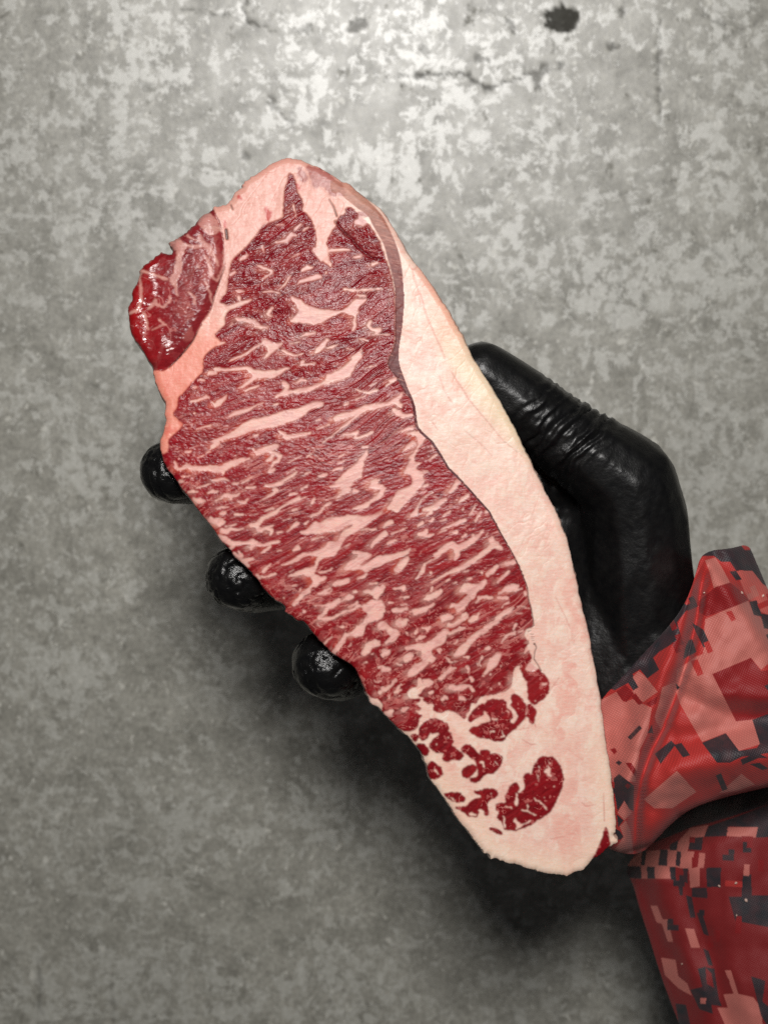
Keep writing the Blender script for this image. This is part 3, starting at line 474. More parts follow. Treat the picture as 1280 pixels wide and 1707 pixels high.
    leanc = ramp(YY + 60 * (fbm(XX / 90, YY / 90, 2, 41) - 0.5), [300, 520, 680, 820, 1000, 1300], [(122, 24, 34), (132, 23, 34), (142, 22, 32), (143, 22, 32), (139, 21, 29), (130, 20, 27)])
    leanc *= (0.72 + 0.55 * fib)[..., None] * (0.80 + 0.40 * fib2)[..., None]
    bright = smooth(0.55, 0.75, fbm(U / 45, V / 18, 3, 51))
    leanc = mix(leanc, lin((163, 36, 38)), bright * 0.45)
    leanc = mix(leanc, lin((182, 100, 96)), fl * 0.15 * smooth(560, 700, YY) + fl * 0.2)
    fl2 = smooth(0.60, 0.66, fbm(U / 17, V / 3.4, 3, 45) * 0.6 + fbm(U / 40, V / 20, 2, 46) * 0.4) * (eye > 0.5) * np.interp(YY, [400, 640, 800, 1150, 1210], [0.3, 0.7, 1, 1, 0.5])
    leanc = mix(leanc, lin((228, 154, 142)), fl2 * 0.4)
    semi = smooth(0.50, 0.66, fbm(U / 34, V / 9, 4, 43))
    leanc = mix(leanc, lin((176, 72, 66)), semi * 0.16 * np.interp(YY, [400, 650, 1000, 1200], [0.6, 1, 0.8, 0.3]))
    sq = np.abs(fbm(XX / 17, YY / 17, 3, 161) - 0.5)
    squig = (1 - smooth(0.006, 0.02, sq)) * smooth(0.50, 0.62, fbm(XX / 15, YY / 15, 2, 165)) * smooth(930, 1040, YY)
    leanc = mix(leanc, lin((214, 134, 124)), squig * 0.7)
    nod = smooth(0.70, 0.80, fbm(XX / 8, YY / 7, 2, 171)) * smooth(930, 1040, YY)
    leanc = mix(leanc, lin((196, 108, 102)), nod * 0.6)
    cell = np.abs(fbm(U / 24, V / 12, 3, 175) - 0.5)
    leanc *= (1 - 0.30 * (1 - smooth(0.0, 0.03, cell)))[..., None]
    leanc = mix(leanc, lin((205, 96, 74)), np.clip(halo, 0, 0.72))
    sidec = ramp(XX, [211, 250, 300, 370], [(160, 18, 22), (146, 26, 31), (130, 34, 40), (138, 42, 46)])
    sidec *= (0.75 + 0.5 * fbm(XX / 12, YY / 12, 4, 61))[..., None]
    sidec = mix(sidec, lin((165, 80, 80)), 0.25 * smooth(0.52, 0.7, fbm(XX / 10 + YY / 30, YY / 16, 4, 66)))
    vn = np.abs(fbm(XX / 26, YY / 26, 3, 191) - 0.5)
    sidec = mix(sidec, lin((206, 128, 120)), (1 - smooth(0.004, 0.03, vn)) * 0.55 * smooth(0.42, 0.6, fbm(XX / 24, YY / 24, 2, 195)))
    sidec = mix(sidec, lin((212, 132, 122)), 0.28 * smooth(312, 352, XX + (YY - 420) * 0.35) * smooth(0.45, 0.6, fbm((XX + YY * .5) / 16, (YY - XX) / 40, 3, 197)))
    leanc = mix(leanc, sidec, side)
    # fat colours
    fc = np.broadcast_to(lin((241, 196, 180)), leanc.shape).copy()
    lump = fbm(XX / 34, YY / 46, 4, 71); lump2 = fbm(XX / 12, YY / 15, 4, 75)
    cap = smooth(0.45, 0.6, lump)
    fc = mix(fc, lin((245, 209, 191)), cap * 0.8)
    fc = mix(fc, lin((240, 184, 168)), smooth(0.52, 0.70, lump2) * 0.28)
    fc = mix(fc, lin((250, 226, 208)), smooth(0.60, 0.72, fbm(XX / 9 + YY / 30, YY / 22, 4, 77)) * 0.45)
    fc = mix(fc, lin((236, 168, 152)), smooth(0.58, 0.75, fbm(XX / 60, YY / 90, 3, 79)) * 0.55)
    fc = mix(fc, lin((247, 220, 203)), smooth(0.56, 0.66, fbm(XX / 26, YY / 30, 4, 83)) * 0.55)
    fv = np.abs(fbm(XX / 48, YY / 60, 3, 85) - 0.5)
    fc = mix(fc, lin((226, 150, 136)), (1 - smooth(0.0, 0.012, fv)) * 0.2)
    rightmost = CV.zeros()
    put(rightmost, CV.poly(np.array([(690,440),(705,480),(722,540),(735,580),(760,625),(784,660),(830,715),(890,775),(960,800),(900,560),(720,430)], float)), np.maximum)
    rm = gblur(rightmost, 9)
    fc = mix(fc, lin((241, 214, 184)), rm * smooth(470, 600, YY))
    fc = mix(fc, lin((243, 174, 148)), 0.75 * gblur(rightmost, 14) * (1 - smooth(520, 620, YY)))
    ring = 1 - smooth(10, 60, dist)
    fc = mix(fc, lin((246, 216, 192)), ring * smooth(1150, 1300, YY) * 0.6)
    left = smooth(470, 380, XX) * smooth(500, 600, YY) * (YY < 800)
    topl = np.where(YY < 520, smooth(610, 560, XX), 0)
    fc = mix(fc, lin((224, 158, 143)), gblur(topl, 8) * 0.85)
    fc = mix(fc, lin((238, 140, 118)), np.clip(left * 1.2, 0, 1) * 0.85)
    fc = mix(fc, lin((228, 108, 92)), np.clip(left, 0, 1) * smooth(0.5, 0.72, lump2) * 0.55 * smooth(600, 680, YY))
    fc = mix(fc, lin((196, 96, 86)), vein * 0.9)
    infat = fmask * (eye + side + tail > 0.5)
    mar = ramp(YY, [300, 520, 700, 950, 1300], [(208, 150, 144), (226, 168, 158), (237, 178, 166), (239, 182, 171), (238, 182, 171)])
    mar *= (0.86 + 0.26 * lump2)[..., None]
    mar = mix(mar, lin((206, 138, 130)), smooth(0.5, 0.75, fib) * 0.5)
    edge_in = smooth(0.95, 0.55, gblur(fatall, 3.0))
    mar = mix(mar, lin((224, 144, 130)), edge_in * 0.2)
    mar = mix(mar, lin((240, 190, 172)), smooth(0.5, 0.7, fbm(U / 30, V / 10, 3, 181)) * 0.5)
    fc = mix(fc, mar, gblur(np.clip(infat, 0, 1), 0.8))
    fc = mix(fc, lin((172, 98, 92)), np.clip(pale * 1.5, 0, 1) * 0.85)
    fc = mix(fc, lin((196, 62, 56)), np.clip(spot * 1.2, 0, 1) * 0.85)
    fc *= (0.975 + 0.05 * fbm(XX / 4, YY / 4, 3, 81))[..., None]
    m3 = gblur(fmask, 3.0); melt = np.clip(np.maximum(np.roll(np.roll(m3, -4, 1), 2, 0), np.roll(np.roll(m3, -8, 1), 3, 0) * 0.75) * 1.15, 0, 1) * smooth(0.38, 0.60, fbm(U / 30, V / 14, 3, 185))
    soft_fat = np.maximum(fatall, melt * 0.42 * (eye > 0.5))
    col = leanc + (fc - leanc) * soft_fat[..., None]
    # silverskin
    sv = ramp(YY, [300, 360, 450, 600, 720, 900], [(186, 128, 108), (164, 104, 88), (134, 70, 64), (112, 54, 54), (96, 42, 46), (84, 38, 40)])
    stri = fbm((XX + YY * 0.35) / 14, (YY - XX * 0.3) / 2.6, 3, 91)
    sv *= (0.72 + 0.56 * stri)[..., None]
    sv = mix(sv, lin((196, 140, 122)), smooth(0.62, 0.8, stri) * 0.5)
    silv_s = np.where(YY < 470, gblur(silv, 2.2), silv_w)
    col = mix(col, sv, smooth(0.2, 0.8, silv_s) * np.interp(YY, [295, 345, 420], [0.55, 0.9, 1.0]))
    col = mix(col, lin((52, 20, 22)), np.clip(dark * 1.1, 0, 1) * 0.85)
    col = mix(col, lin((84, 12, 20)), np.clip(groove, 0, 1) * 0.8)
    rimm = (1 - smooth(2, 9, dist))
    col = np.clip(col, 0.004, 0.92)
    # -- relief in photograph pixels (1 px = 0.167 mm)
    Rr = 13.0
    dd = np.clip(dist, 0, Rr)
    zed = -(Rr - np.sqrt(np.clip(Rr * Rr - (Rr - dd) ** 2, 0, None))) * np.where(side > 0.5, 1.25, 0.8)
    zed += 3.0 * (fbm(XX / 110, YY / 110, 2, 101) - 0.5)
    big_lean = gblur(1 - fatall, 2.2)
    zed += 0.2 * big_lean
    zed += (1 - fatall) * (0.5 * (fib - 0.5) + 2.1 * (fbm(U / 8, V / 4.2, 2, 111) - 0.5) * smooth(880, 520, YY) * (1 - 0.75 * side) * (0.25 + 1.1 * smooth(0.40, 0.65, fbm(U / 50, V / 22, 3, 119))) + 0.7 * (fbm(U / 9, V / 4, 2, 117) - 0.5) * smooth(1050, 700, YY) + 0.2 * (fbm(XX / 4, YY / 4, 2, 113) - 0.5))
    zed += fatall * (1 - gblur(eye, 3.0)) * (0.35 * (lump2 - 0.5) + 1.6 * (lump - 0.5) + 0.15 * (fbm(XX / 5, YY / 5, 3, 121) - 0.5))
    crease = np.abs(fbm(XX / 40 + YY / 90, YY / 70, 3, 131) - 0.5)
    zed -= fatall * 0.22 * (1 - smooth(0.0, 0.02, crease)) * (eye < 0.5)
    zed -= 2.5 * groove + 1.2 * dark + 0.5 * vein
    sb = gblur(side, 9.0); zed += 6.0 * sb * smooth(0.5, 1, sb)
    zed -= 0.15 * silv_w
    zed += 3.5 * (fbm(XX / 22, YY / 26, 2, 199) - 0.5) * (side > 0.5) * (smooth(290, 240, XX) + smooth(540, 590, YY) * 0.8)
    # -- vertices on the pixel grid inside the outline
    q = inside[:-1, :-1] & inside[1:, :-1] & inside[1:, 1:] & inside[:-1, 1:]
    used = np.zeros_like(inside)
    used[:-1, :-1] |= q; used[1:, :-1] |= q; used[1:, 1:] |= q; used[:-1, 1:] |= q
    idx = np.full(inside.shape, -1); nv = used.sum(); idx[used] = np.arange(nv)
    F = np.stack([idx[:-1, :-1][q], idx[1:, :-1][q], idx[1:, 1:][q], idx[:-1, 1:][q]], 1)
    px, py = XX[used].copy(), YY[used].copy()
    # boundary: snap on the outline
    e = np.concatenate([F[:, [0, 1]], F[:, [1, 2]], F[:, [2, 3]], F[:, [3, 0]]])
    ef = np.tile(np.arange(len(F)), 4)
    key = np.minimum(e[:, 0], e[:, 1]).astype(np.int64) * nv + np.maximum(e[:, 0], e[:, 1])
    _, inv, cnt = np.unique(key, return_inverse=True, return_counts=True)
    bm_ = cnt[inv] == 1
    be = e[bm_]; bf = ef[bm_]
    bv = np.unique(be)
    px, py = smooth_rim(px, py, be, 4)
    z = zed[used] * S
    z[bv] = -Rr * S * 0.9
    k_ = (D - z) / D
    Vt = np.stack([(px - 640) * S, (853.5 - py) * S, z], 1)
    cl = col[used]
    lab = np.full(inside.shape, 0)                                   # 0 fat cap
    lab[(YY < 470) & (XX < 600)] = 3; lab[(XX < 400) & (YY < 800)] = 3  # 3 seam fat
    lab[eye > 0.5] = 1; lab[side > 0.5] = 2; lab[(silv > 0.5) & (eye < 0.7)] = 4; lab[tail > 0.5] = 5
    for i in range(len(ISLES)): lab[isle_id == i] = 10 + i
    m5 = (fid >= 0) & (eye > 0.5) & (isle < 0.5) & (fatall > 0.5)
    wid = fid[wyi, wxi]
    m5 = (fatall > 0.5) & (eye > 0.5) & (isle < 0.5)
    area = np.bincount(wid[m5 & (wid >= 0)], minlength=NF)
    big = area >= 70
    m6 = m5 & (wid >= 0); m6[m6] = big[wid[m6]]
    lab[m6] = 100 + wid[m6]
    # wet / rough
    wet = (0.19 + 0.10 * smooth(520, 760, YY)) * (1 - fatall) + 0.36 * fatall + 0.05 * (lump2 - 0.5)
    wet = np.where(side > 0.5, 0.27 - 0.09 * np.clip(smooth(290, 240, XX) + smooth(540, 580, YY), 0, 1), wet)
    gloss = np.where(side > 0.5, 0.16 + 0.20 * np.clip(smooth(270, 232, XX) + 0.8 * smooth(560, 600, YY), 0, 1), np.interp(YY, [300, 560, 760, 1300], [0.2, 0.2, 0.18, 0.18]) * (1 - fatall) + 0.3 * fatall); gloss = np.where(silv > 0.5, 0.12, gloss)
    wet = np.where(silv > 0.5, 0.36, wet)
    fine = np.where(side > 0.5, 0.25, 1.0) * (1 - fatall) * np.interp(YY, [300, 560, 850, 1100], [0.34, 0.30, 0.12, 0.06]) + fatall * 0.07
    # -- side walls
    xc, yc = px[bv] - 640, py[bv] - 853.5
    gx = gblur(mask, 5.0); gy_, gx_ = np.gradient(gx)
    ii = np.clip((py[bv] - CV.y0).round().astype(int), 0, CV.h - 1); jj = np.clip((px[bv] - CV.x0).round().astype(int), 0, CV.w - 1)
    n2 = -np.stack([gx_[ii, jj], gy_[ii, jj]], 1); n2 /= np.hypot(*n2.T)[:, None] + 1e-9
    T = 0.026
    prof = [(1.5, 0.06), (2.0, 0.16), (0.5, 0.32), (-6, 0.55), (-16, 0.78), (-32, 0.95), (-44, 1.0)]
    ringV = [Vt]; ring0 = {0: bv}; base = nv
    walls = []; prev = np.full(nv, -1); prev[bv] = bv
    cols = [cl]; wets = [wet[used]]; fines = [fine[used]]; glos = [gloss[used]]
    wallF = []; wallP = []
    labv_face = lab[:-1, :-1][q]
    prev_idx = prev.copy()
    wcol = cl[bv] * 0.9
    for off, fz in prof:
        wob = 1.6 * (fbm(px[bv] / 16, py[bv] / 16 + fz * 9, 3, 141) - 0.5) * 2
        w3 = np.stack([(px[bv] + n2[:, 0] * (off + wob) - 640) * S, (853.5 - py[bv] - n2[:, 1] * (off + wob)) * S, np.full(len(bv), -0.0022 - (T - 0.0022) * fz)], 1)
        ids = np.arange(base, base + len(bv)); base += len(bv)
        nxt = np.full(nv, -1); nxt[bv] = ids
        a, b = be[:, 0], be[:, 1]
        wallF.append(np.stack([prev_idx[b], prev_idx[a], nxt[a], nxt[b]], 1)); wallP.append(labv_face[bf])
        ringV.append(w3); cols.append(wcol); wets.append(np.full(len(bv), 0.35)); fines.append(np.full(len(bv), 0.3)); glos.append(np.full(len(bv), 0.4))
        prev_idx = nxt
    allV = np.concatenate(ringV); allF = np.concatenate([F] + wallF); plab = np.concatenate([labv_face] + wallP)
    allC = np.concatenate(cols); allW = np.concatenate(wets); allFi = np.concatenate(fines); allG = np.concatenate(glos)
    N = vert_normals(allV, allF)
    # -- material
    nt = NT("raw_beef")
    at = nt.add('ShaderNodeAttribute', _attribute_name='tint').outputs['Color']
    wt = nt.add('ShaderNodeAttribute', _attribute_name='wet').outputs['Fac']
    fi = nt.add('ShaderNodeAttribute', _attribute_name='grain').outputs['Fac']
    tc = nt.add('ShaderNodeTexCoord').outputs['Object']
    n1 = nt.noise(tc, 1900, 3, 0.6); n2_ = nt.noise(tc, 760, 3, 0.6)
    mp = nt.add('ShaderNodeMapping', Vector=tc, Rotation=(0, 0, math.radians(-26)), Scale=(0.28, 1.0, 1.0)).outputs[0]
    n3 = nt.noise(mp, 1700, 3, 0.6)
    colr = nt.mix(0.35, at, nt.ramp(n3, [(0.25, (0.30, 0.28, 0.28, 1)), (0.75, (0.72, 0.72, 0.72, 1))]), 'OVERLAY')
    nt.set(nt.p.inputs['Base Color'], colr)
    nt.set(nt.p.inputs['Roughness'], nt.math('ADD', wt, nt.math('MULTIPLY', nt.math('SUBTRACT', n2_, 0.5), 0.15)))
    nt.set(nt.p.inputs['Specular IOR Level'], nt.add('ShaderNodeAttribute', _attribute_name='gloss').outputs['Fac'])
    nt.set(nt.p.inputs['Subsurface Weight'], 0.08)
    nt.set(nt.p.inputs['Subsurface Radius'], (0.0016, 0.0006, 0.0005)); nt.set(nt.p.inputs['Subsurface Scale'], 1.0)
    hgt = nt.math('MULTIPLY', nt.math('ADD', nt.math('MULTIPLY', n1, 0.5), nt.math('ADD', n2_, n3)), fi)
    nt.set(nt.p.inputs['Normal'], nt.bump(hgt, 0.9, 0.00042))
    mat = nt.m
    # -- objects
    root = empty("steak", "thick raw strip steak, densely marbled, with a pale fat cap along its right edge", "steak")
    def part(name, sel, parent, label=None):
        f = allF[sel]
        if len(f) == 0: return None
        u, iv = np.unique(f, return_inverse=True)
        me = np_mesh(name, allV[u], iv.reshape(f.shape), N[u], {'tint': ('POINT', allC[u]), 'wet': ('POINT', allW[u]), 'grain': ('POINT', allFi[u]), 'gloss': ('POINT', allG[u])}, mat)
        ob = link(bpy.data.objects.new(name, me), parent)
        if label: ob["label"] = label
        return ob
    cap_o = part("fat_cap", plab == 0, root, "broad cream fat cap along the right edge and tail")
    eye_o = part("eye_muscle", plab == 1, root, "large dark red marbled muscle filling the middle")
    part("side_muscle", plab == 2, root, "glossy wet red muscle at the upper left corner")
    part("seam_fat", plab == 3, root, "pink fat seam between the two muscles")
    part("silverskin", plab == 4, root, "brown silverskin band between muscle and fat cap")
    part("tail_muscle", plab == 5, root, "small dark red lobe at the lower end of the silverskin")
    for i in range(len(ISLES)): part("lean_islet", plab == 10 + i, cap_o)
    for i in np.nonzero(big)[0]: part("marbling_fleck", plab == 100 + i, eye_o)
    # back of the slab, closed
    bme = bpy.data.meshes.new("back_face"); b = bmesh.new()
    st = oo[::8]; g = np.stack([st[:, 0], st[:, 1]], 1); ce = g.mean(0)
    ii = np.clip((g[:, 1] - CV.y0).round().astype(int), 0, CV.h - 1); jj = np.clip((g[:, 0] - CV.x0).round().astype(int), 0, CV.w - 1)
    nn = -np.stack([gx_[ii, jj], gy_[ii, jj]], 1); nn /= np.hypot(*nn.T)[:, None] + 1e-9
    g = g - nn * 42
    b.faces.new([b.verts.new(((x - 640) * S, (853.5 - y) * S, -T + 0.0004)) for x, y in g][::-1])
    bmesh.ops.triangulate(b, faces=b.faces[:]); b.to_mesh(bme); b.free()
    at = bme.attributes.new('tint', 'FLOAT_COLOR', 'POINT')
    at.data.foreach_set("color", np.tile(np.append(lin((140, 40, 45)), 1.0), len(bme.vertices)).astype(np.float32))
    for nme, vv in (('wet', 0.35), ('grain', 0.4), ('gloss', 0.4)):
        a2 = bme.attributes.new(nme, 'FLOAT', 'POINT'); a2.data.foreach_set("value", np.full(len(bme.vertices), vv, np.float32))
    bme.materials.append(mat)
    link(bpy.data.objects.new("back_face", bme), root)
build_steak()

# ------------------------------------------------------------------ the person: gloved hand and sleeve
person = empty("person", "person's black gloved right hand and red camouflage sleeve holding up the steak", "person")

MM = 0.001
def build_glove():
    b = bmesh.new()
    def ball(c, r, sub=2):
        m = Matrix.Translation(c) @ Matrix.Diagonal((r, r, r, 1))
        bmesh.ops.create_icosphere(b, subdivisions=sub, radius=1.0, matrix=m)
    def chain(js, step=0.2):
        """js: (px, py, z mm, r mm); overlapping spheres along a smooth line"""
        P = [(Vector(B(x, y, z * MM)), r * MM) for x, y, z, r in js]
        for (a, ra), (c, rc) in zip(P[:-1], P[1:]):
            n = max(2, int((c - a).length / (min(ra, rc) * step)) + 1)
            for i in range(n):
                t = i / n; ball(a.lerp(c, t), ra + (rc - ra) * t)
        ball(P[-1][0], P[-1][1])
    # thumb: tip, joint, knuckle, ball of the thumb, wrist
    chain([(802,620,-23,9.3),(838,650,-25,10.6),(870,676,-26,11.4),(905,702,-28,11.3),(950,735,-30,12.0),(1000,770,-32,13.6),(1044,806,-34,15.4),(1058,870,-38,16.6),(1062,945,-41,17.2),(1066,1040,-48,19),(1110,1120,-52,22),(1200,1190,-54,25)])
    # fingers (index, middle, ring, little), tips curling round the left edge
    chain([(700,770,-44,12.0),(560,775,-45,10.5),(430,778,-44,9.8),(332,788,-36,9.9),(290,787,-22,9.7),(285,785,-15,9.4)])
    chain([(715,900,-44,12.5),(600,935,-46,11),(500,960,-46,10.0),(428,967,-36,10.2),(401,964,-20,9.9),(396,962,-14,9.7)])
    chain([(770,1020,-43,12),(690,1065,-46,10.8),(620,1100,-46,10.2),(568,1112,-36,10.6),(546,1108,-20,10.5),(543,1106,-15,10.3)])
    chain([(850,1110,-43,11.5),(790,1150,-45,10),(735,1185,-44,9.0),(715,1190,-38,8.6)])
    # palm
    for q in [(700,770),(715,900),(770,1020),(850,1110)]:
        chain([(q[0], q[1], -44, 12.5), ((q[0] + 1080) / 2, (q[1] + 1070) / 2, -58, 15), (1080, 1070, -52, 20)])
    chain([(1044,806,-42,11),(900,800,-54,11),(700,780,-46,11.5)])
    chain([(1056,880,-46,13),(900,890,-57,13),(715,900,-46,12)])
    chain([(1064,960,-48,15),(900,990,-58,14),(770,1020,-46,12)])
    chain([(1070,1050,-52,17),(950,1090,-58,15),(850,1110,-46,12)])
    chain([(1015,850,-48,14),(1010,950,-50,17),(1005,1060,-52,19),(1040,1130,-52,20)])
    chain([(950,850,-56,13),(930,960,-58,15),(930,1060,-58,16)])
    me = bpy.data.meshes.new("glove_cage"); b.to_mesh(me); b.free()
    ob = bpy.data.objects.new("glove_cage", me); sc.collection.objects.link(ob)
    r = ob.modifiers.new("r", 'REMESH'); r.mode = 'VOXEL'; r.voxel_size = 0.00062
    s = ob.modifiers.new("s", 'SMOOTH'); s.factor = 0.5; s.iterations = 26
    dg = bpy.context.evaluated_depsgraph_get()
    ev = ob.evaluated_get(dg).to_mesh()
    n = len(ev.vertices); V = np.empty(n * 3, np.float32); ev.vertices.foreach_get("co", V); V = V.reshape(-1, 3).astype(float)
    F = np.empty((len(ev.polygons), 4), np.int32); ev.polygons.foreach_get("vertices", F.ravel())
    F = F.astype(np.int64)
    bpy.data.objects.remove(ob); bpy.data.meshes.remove(me)
    # creases of the glove, as photograph pixels
    k = D / (D - V[:, 2]); X = V[:, 0] / S * k + 640; Y = 853.5 - V[:, 1] / S * k
    N = vert_normals(V, F); Zp = V[:, 2] / S
    # along the thumb from tip to knuckle
    ax = np.array((0.79, 0.613)); tt = (X - 802) * ax[0] + (Y - 620) * ax[1]; cc = -(X - 802) * ax[1] + (Y - 620) * ax[0]
    w1 = fbm(X / 40, Y / 40, 3, 201) - 0.5
    ph = (tt - 0.0022 * (cc - 20) ** 2 * np.sign(1) * 0.5 + 30 * w1)
    zone = smooth(70, 120, tt) * (1 - smooth(205, 262, tt)) * (V[:, 2] > -0.045) * smooth(150, 105, np.abs(cc))
    fold = np.abs(np.sin(ph / 19.0 * math.pi)) ** 0.7 - 0.6
    fold2 = fbm(ph / 7.0, cc / 60.0, 3, 205) - 0.5
    d = zone * (0.75 * fold + 1.9 * fold2) * MM
    ridge = np.exp(-((ph - 118) / 5.0) ** 2) * smooth(30, -40, cc) * smooth(150, 105, np.abs(cc)) ; d += 0.5 * MM * ridge * (V[:, 2] > -0.05)
    ridge = np.exp(-((ph - 196) / 6.0) ** 2) * smooth(-70, -20, cc) * smooth(90, 30, cc); d += 0.6 * MM * ridge * (V[:, 2] > -0.05)
    # long soft drag folds over the ball of the thumb
    zz = smooth(880, 980, X) * smooth(1180, 1080, X) * smooth(700, 760, Y)
    d += zz * 0.9 * MM * (fbm((X + Y * 0.4) / 34, (Y - X * 0.4) / 90, 3, 211) - 0.5)
    # crumpled wet finger ends
    tipz = (X < 640) * smooth(-0.04, -0.02, V[:, 2])
    cr = np.abs(fbm((X + Zp * 0.8) / 30, (Y + Zp * 0.6) / 30, 3, 221) - 0.5); d -= tipz * 0.55 * MM * (1 - smooth(0, 0.09, cr)) ; d += tipz * 0.3 * MM * (fbm((X + Zp * 0.8) / 14, (Y - Zp * 0.6) / 14, 2, 225) - 0.5)
    d += 0.08 * MM * (fbm((X + Zp * 0.8) / 9, (Y - Zp * 0.6) / 9, 2, 231) - 0.5)
    V = V + N * d[:, None]
    wetv = np.clip((X < 640) * 1.0, 0, 1)
    nt = NT("black_nitrile")
    tc = nt.add('ShaderNodeTexCoord').outputs['Object']
    wet = nt.add('ShaderNodeAttribute', _attribute_name='wet').outputs['Fac']
    n1 = nt.noise(tc, 1500, 4, 0.6); n2 = nt.noise(tc, 420, 4, 0.6); n3 = nt.noise(tc, 150, 3, 0.6)
    nt.set(nt.p.inputs['Base Color'], nt.mix(nt.ramp(n2, [(0.35, 0.0), (0.7, 1.0)]), (0.004, 0.004, 0.0045, 1), (0.007, 0.0068, 0.0066, 1)))
    dry = nt.math('ADD', nt.math('MULTIPLY', n2, 0.16), 0.29)
    wr = nt.math('ADD', nt.math('MULTIPLY', n3, 0.30), 0.10)
    nt.set(nt.p.inputs['Roughness'], nt.math('ADD', nt.math('MULTIPLY', dry, nt.math('SUBTRACT', 1.0, wet)), nt.math('MULTIPLY', wr, wet)))
    nt.set(nt.p.inputs['Specular IOR Level'], 0.5)
    h = nt.math('ADD', nt.math('MULTIPLY', n1, nt.math('ADD', nt.math('MULTIPLY', wet, 0.8), 0.45)), n2)
    nt.set(nt.p.inputs['Normal'], nt.bump(h, 0.5, 0.0003))
    gm = np_mesh("glove", V, F, attrs={'wet': ('POINT', wetv)}, mat=nt.m)
    g = link(bpy.data.objects.new("glove", gm), person)
    g["label"] = "wrinkled black nitrile glove with thumb along the fat edge"
build_glove()

# ------------------------------------------------------------------ sleeve
PK, RD, DR, BK, P2 = (218, 126, 115), (198, 52, 47), (152, 20, 24), (42, 44, 50), (226, 106, 97)
S1 = [
 (PK,"600,960;690,900;780,830;790,620;980,530;1080,490;1110,560;1160,600;1240,700;1240,900;1170,960;1100,880;840,990;1000,1310;1110,1290;1180,1460;1020,1510;930,1390;770,1450;620,1190;590,1100"),
 (P2,"1000,295;1110,285;1240,410;1240,600;1150,560;1060,440;1020,340"),(PK,"790,220;860,200;900,260;960,370;850,410;820,300"),
 (DR,"860,400;960,370;1010,410;1090,490;970,540;800,600;750,570;740,500"),
 (BK,"1090,500;1140,490;1170,580;1240,590;1240,690;1190,680;1170,600;1120,590"),
 (BK,"720,190;760,120;900,100;1030,90;1100,80;1180,260;1260,430;1180,380;1110,290;1000,290;960,230;900,230;850,190"),(RD,"1030,115;1060,85;1100,120;1095,150;1060,150"),
 (RD,"910,230;960,230;990,280;950,290"),(BK,"955,295;1000,290;1040,350;1000,355"),
 (BK,"700,640;780,690;825,790;780,810;720,690"),(BK,"680,760;720,750;730,840;640,890;660,800"),(RD,"700,740;730,720;780,850;740,870"),(RD,"690,900;740,890;780,990;740,1005"),(RD,"930,570;970,560;1000,620;970,635"),
 (DR,"840,990;1100,880;1170,970;1240,960;1240,1260;1100,1300;1000,1310"),(BK,"1190,1070;1240,1050;1240,1130"),(BK,"1110,1300;1240,1250;1240,1490;1160,1460"),
 (BK,"770,1455;930,1390;1020,1510;1140,1490;1160,1460;1240,1485;1240,1520;1130,1540;1040,1550;960,1590;870,1590"),(BK,"1090,1540;1160,1530;1219,1560;1140,1560"),(BK,"1090,1600;1160,1590;1219,1630;1180,1640"),
 (BK,"450,1530;560,1440;590,1470;520,1560;490,1600"),(BK,"580,1470;630,1455;690,1540;640,1555"),
 (BK,"620,480;680,540;600,640;630,740;560,790;480,840;440,880;480,960;400,1020;350,960;300,990;340,1080;310,1110;270,1050;180,1100;120,1080;280,900;430,700;560,560"),
 (PK,"340,970;380,1000;470,1110;370,1180;290,1110;340,1080;300,1010"),(PK,"60,1180;190,1110;240,1180;300,1160;430,1220;400,1400;350,1500;320,1720;60,1720"),
 (DR,"190,1110;250,1060;310,1120;260,1180;230,1170"),(DR,"290,1140;320,1120;370,1190;340,1200"),(DR,"390,1190;470,1140;460,1190;420,1210"),
 (PK,"500,1080;600,1040;590,1130;490,1370;450,1280;480,1180"),(BK,"400,1390;430,1330;440,1390"),(BK,"590,1050;620,1080;600,1100"),
 (DR,"150,1500;180,1490;195,1515;175,1535"),(BK,"185,1590;205,1575;230,1590;210,1610"),(DR,"250,1590;290,1590;330,1650;320,1690"),
]
S2 = [
 (BK,"170,70;205,40;305,120;300,290;270,270;240,220;195,290;180,200"),(PK,"195,300;240,220;290,300;240,350"),(BK,"190,310;235,350;200,395"),(BK,"170,400;210,420;235,460;215,480;170,480"),(PK,"210,390;250,350;280,420;300,560;230,580;180,540;235,460"),
 (PK,"370,210;590,20;720,160;560,270;440,270"),(PK,"870,170;1020,40;1110,110;1000,150"),
]
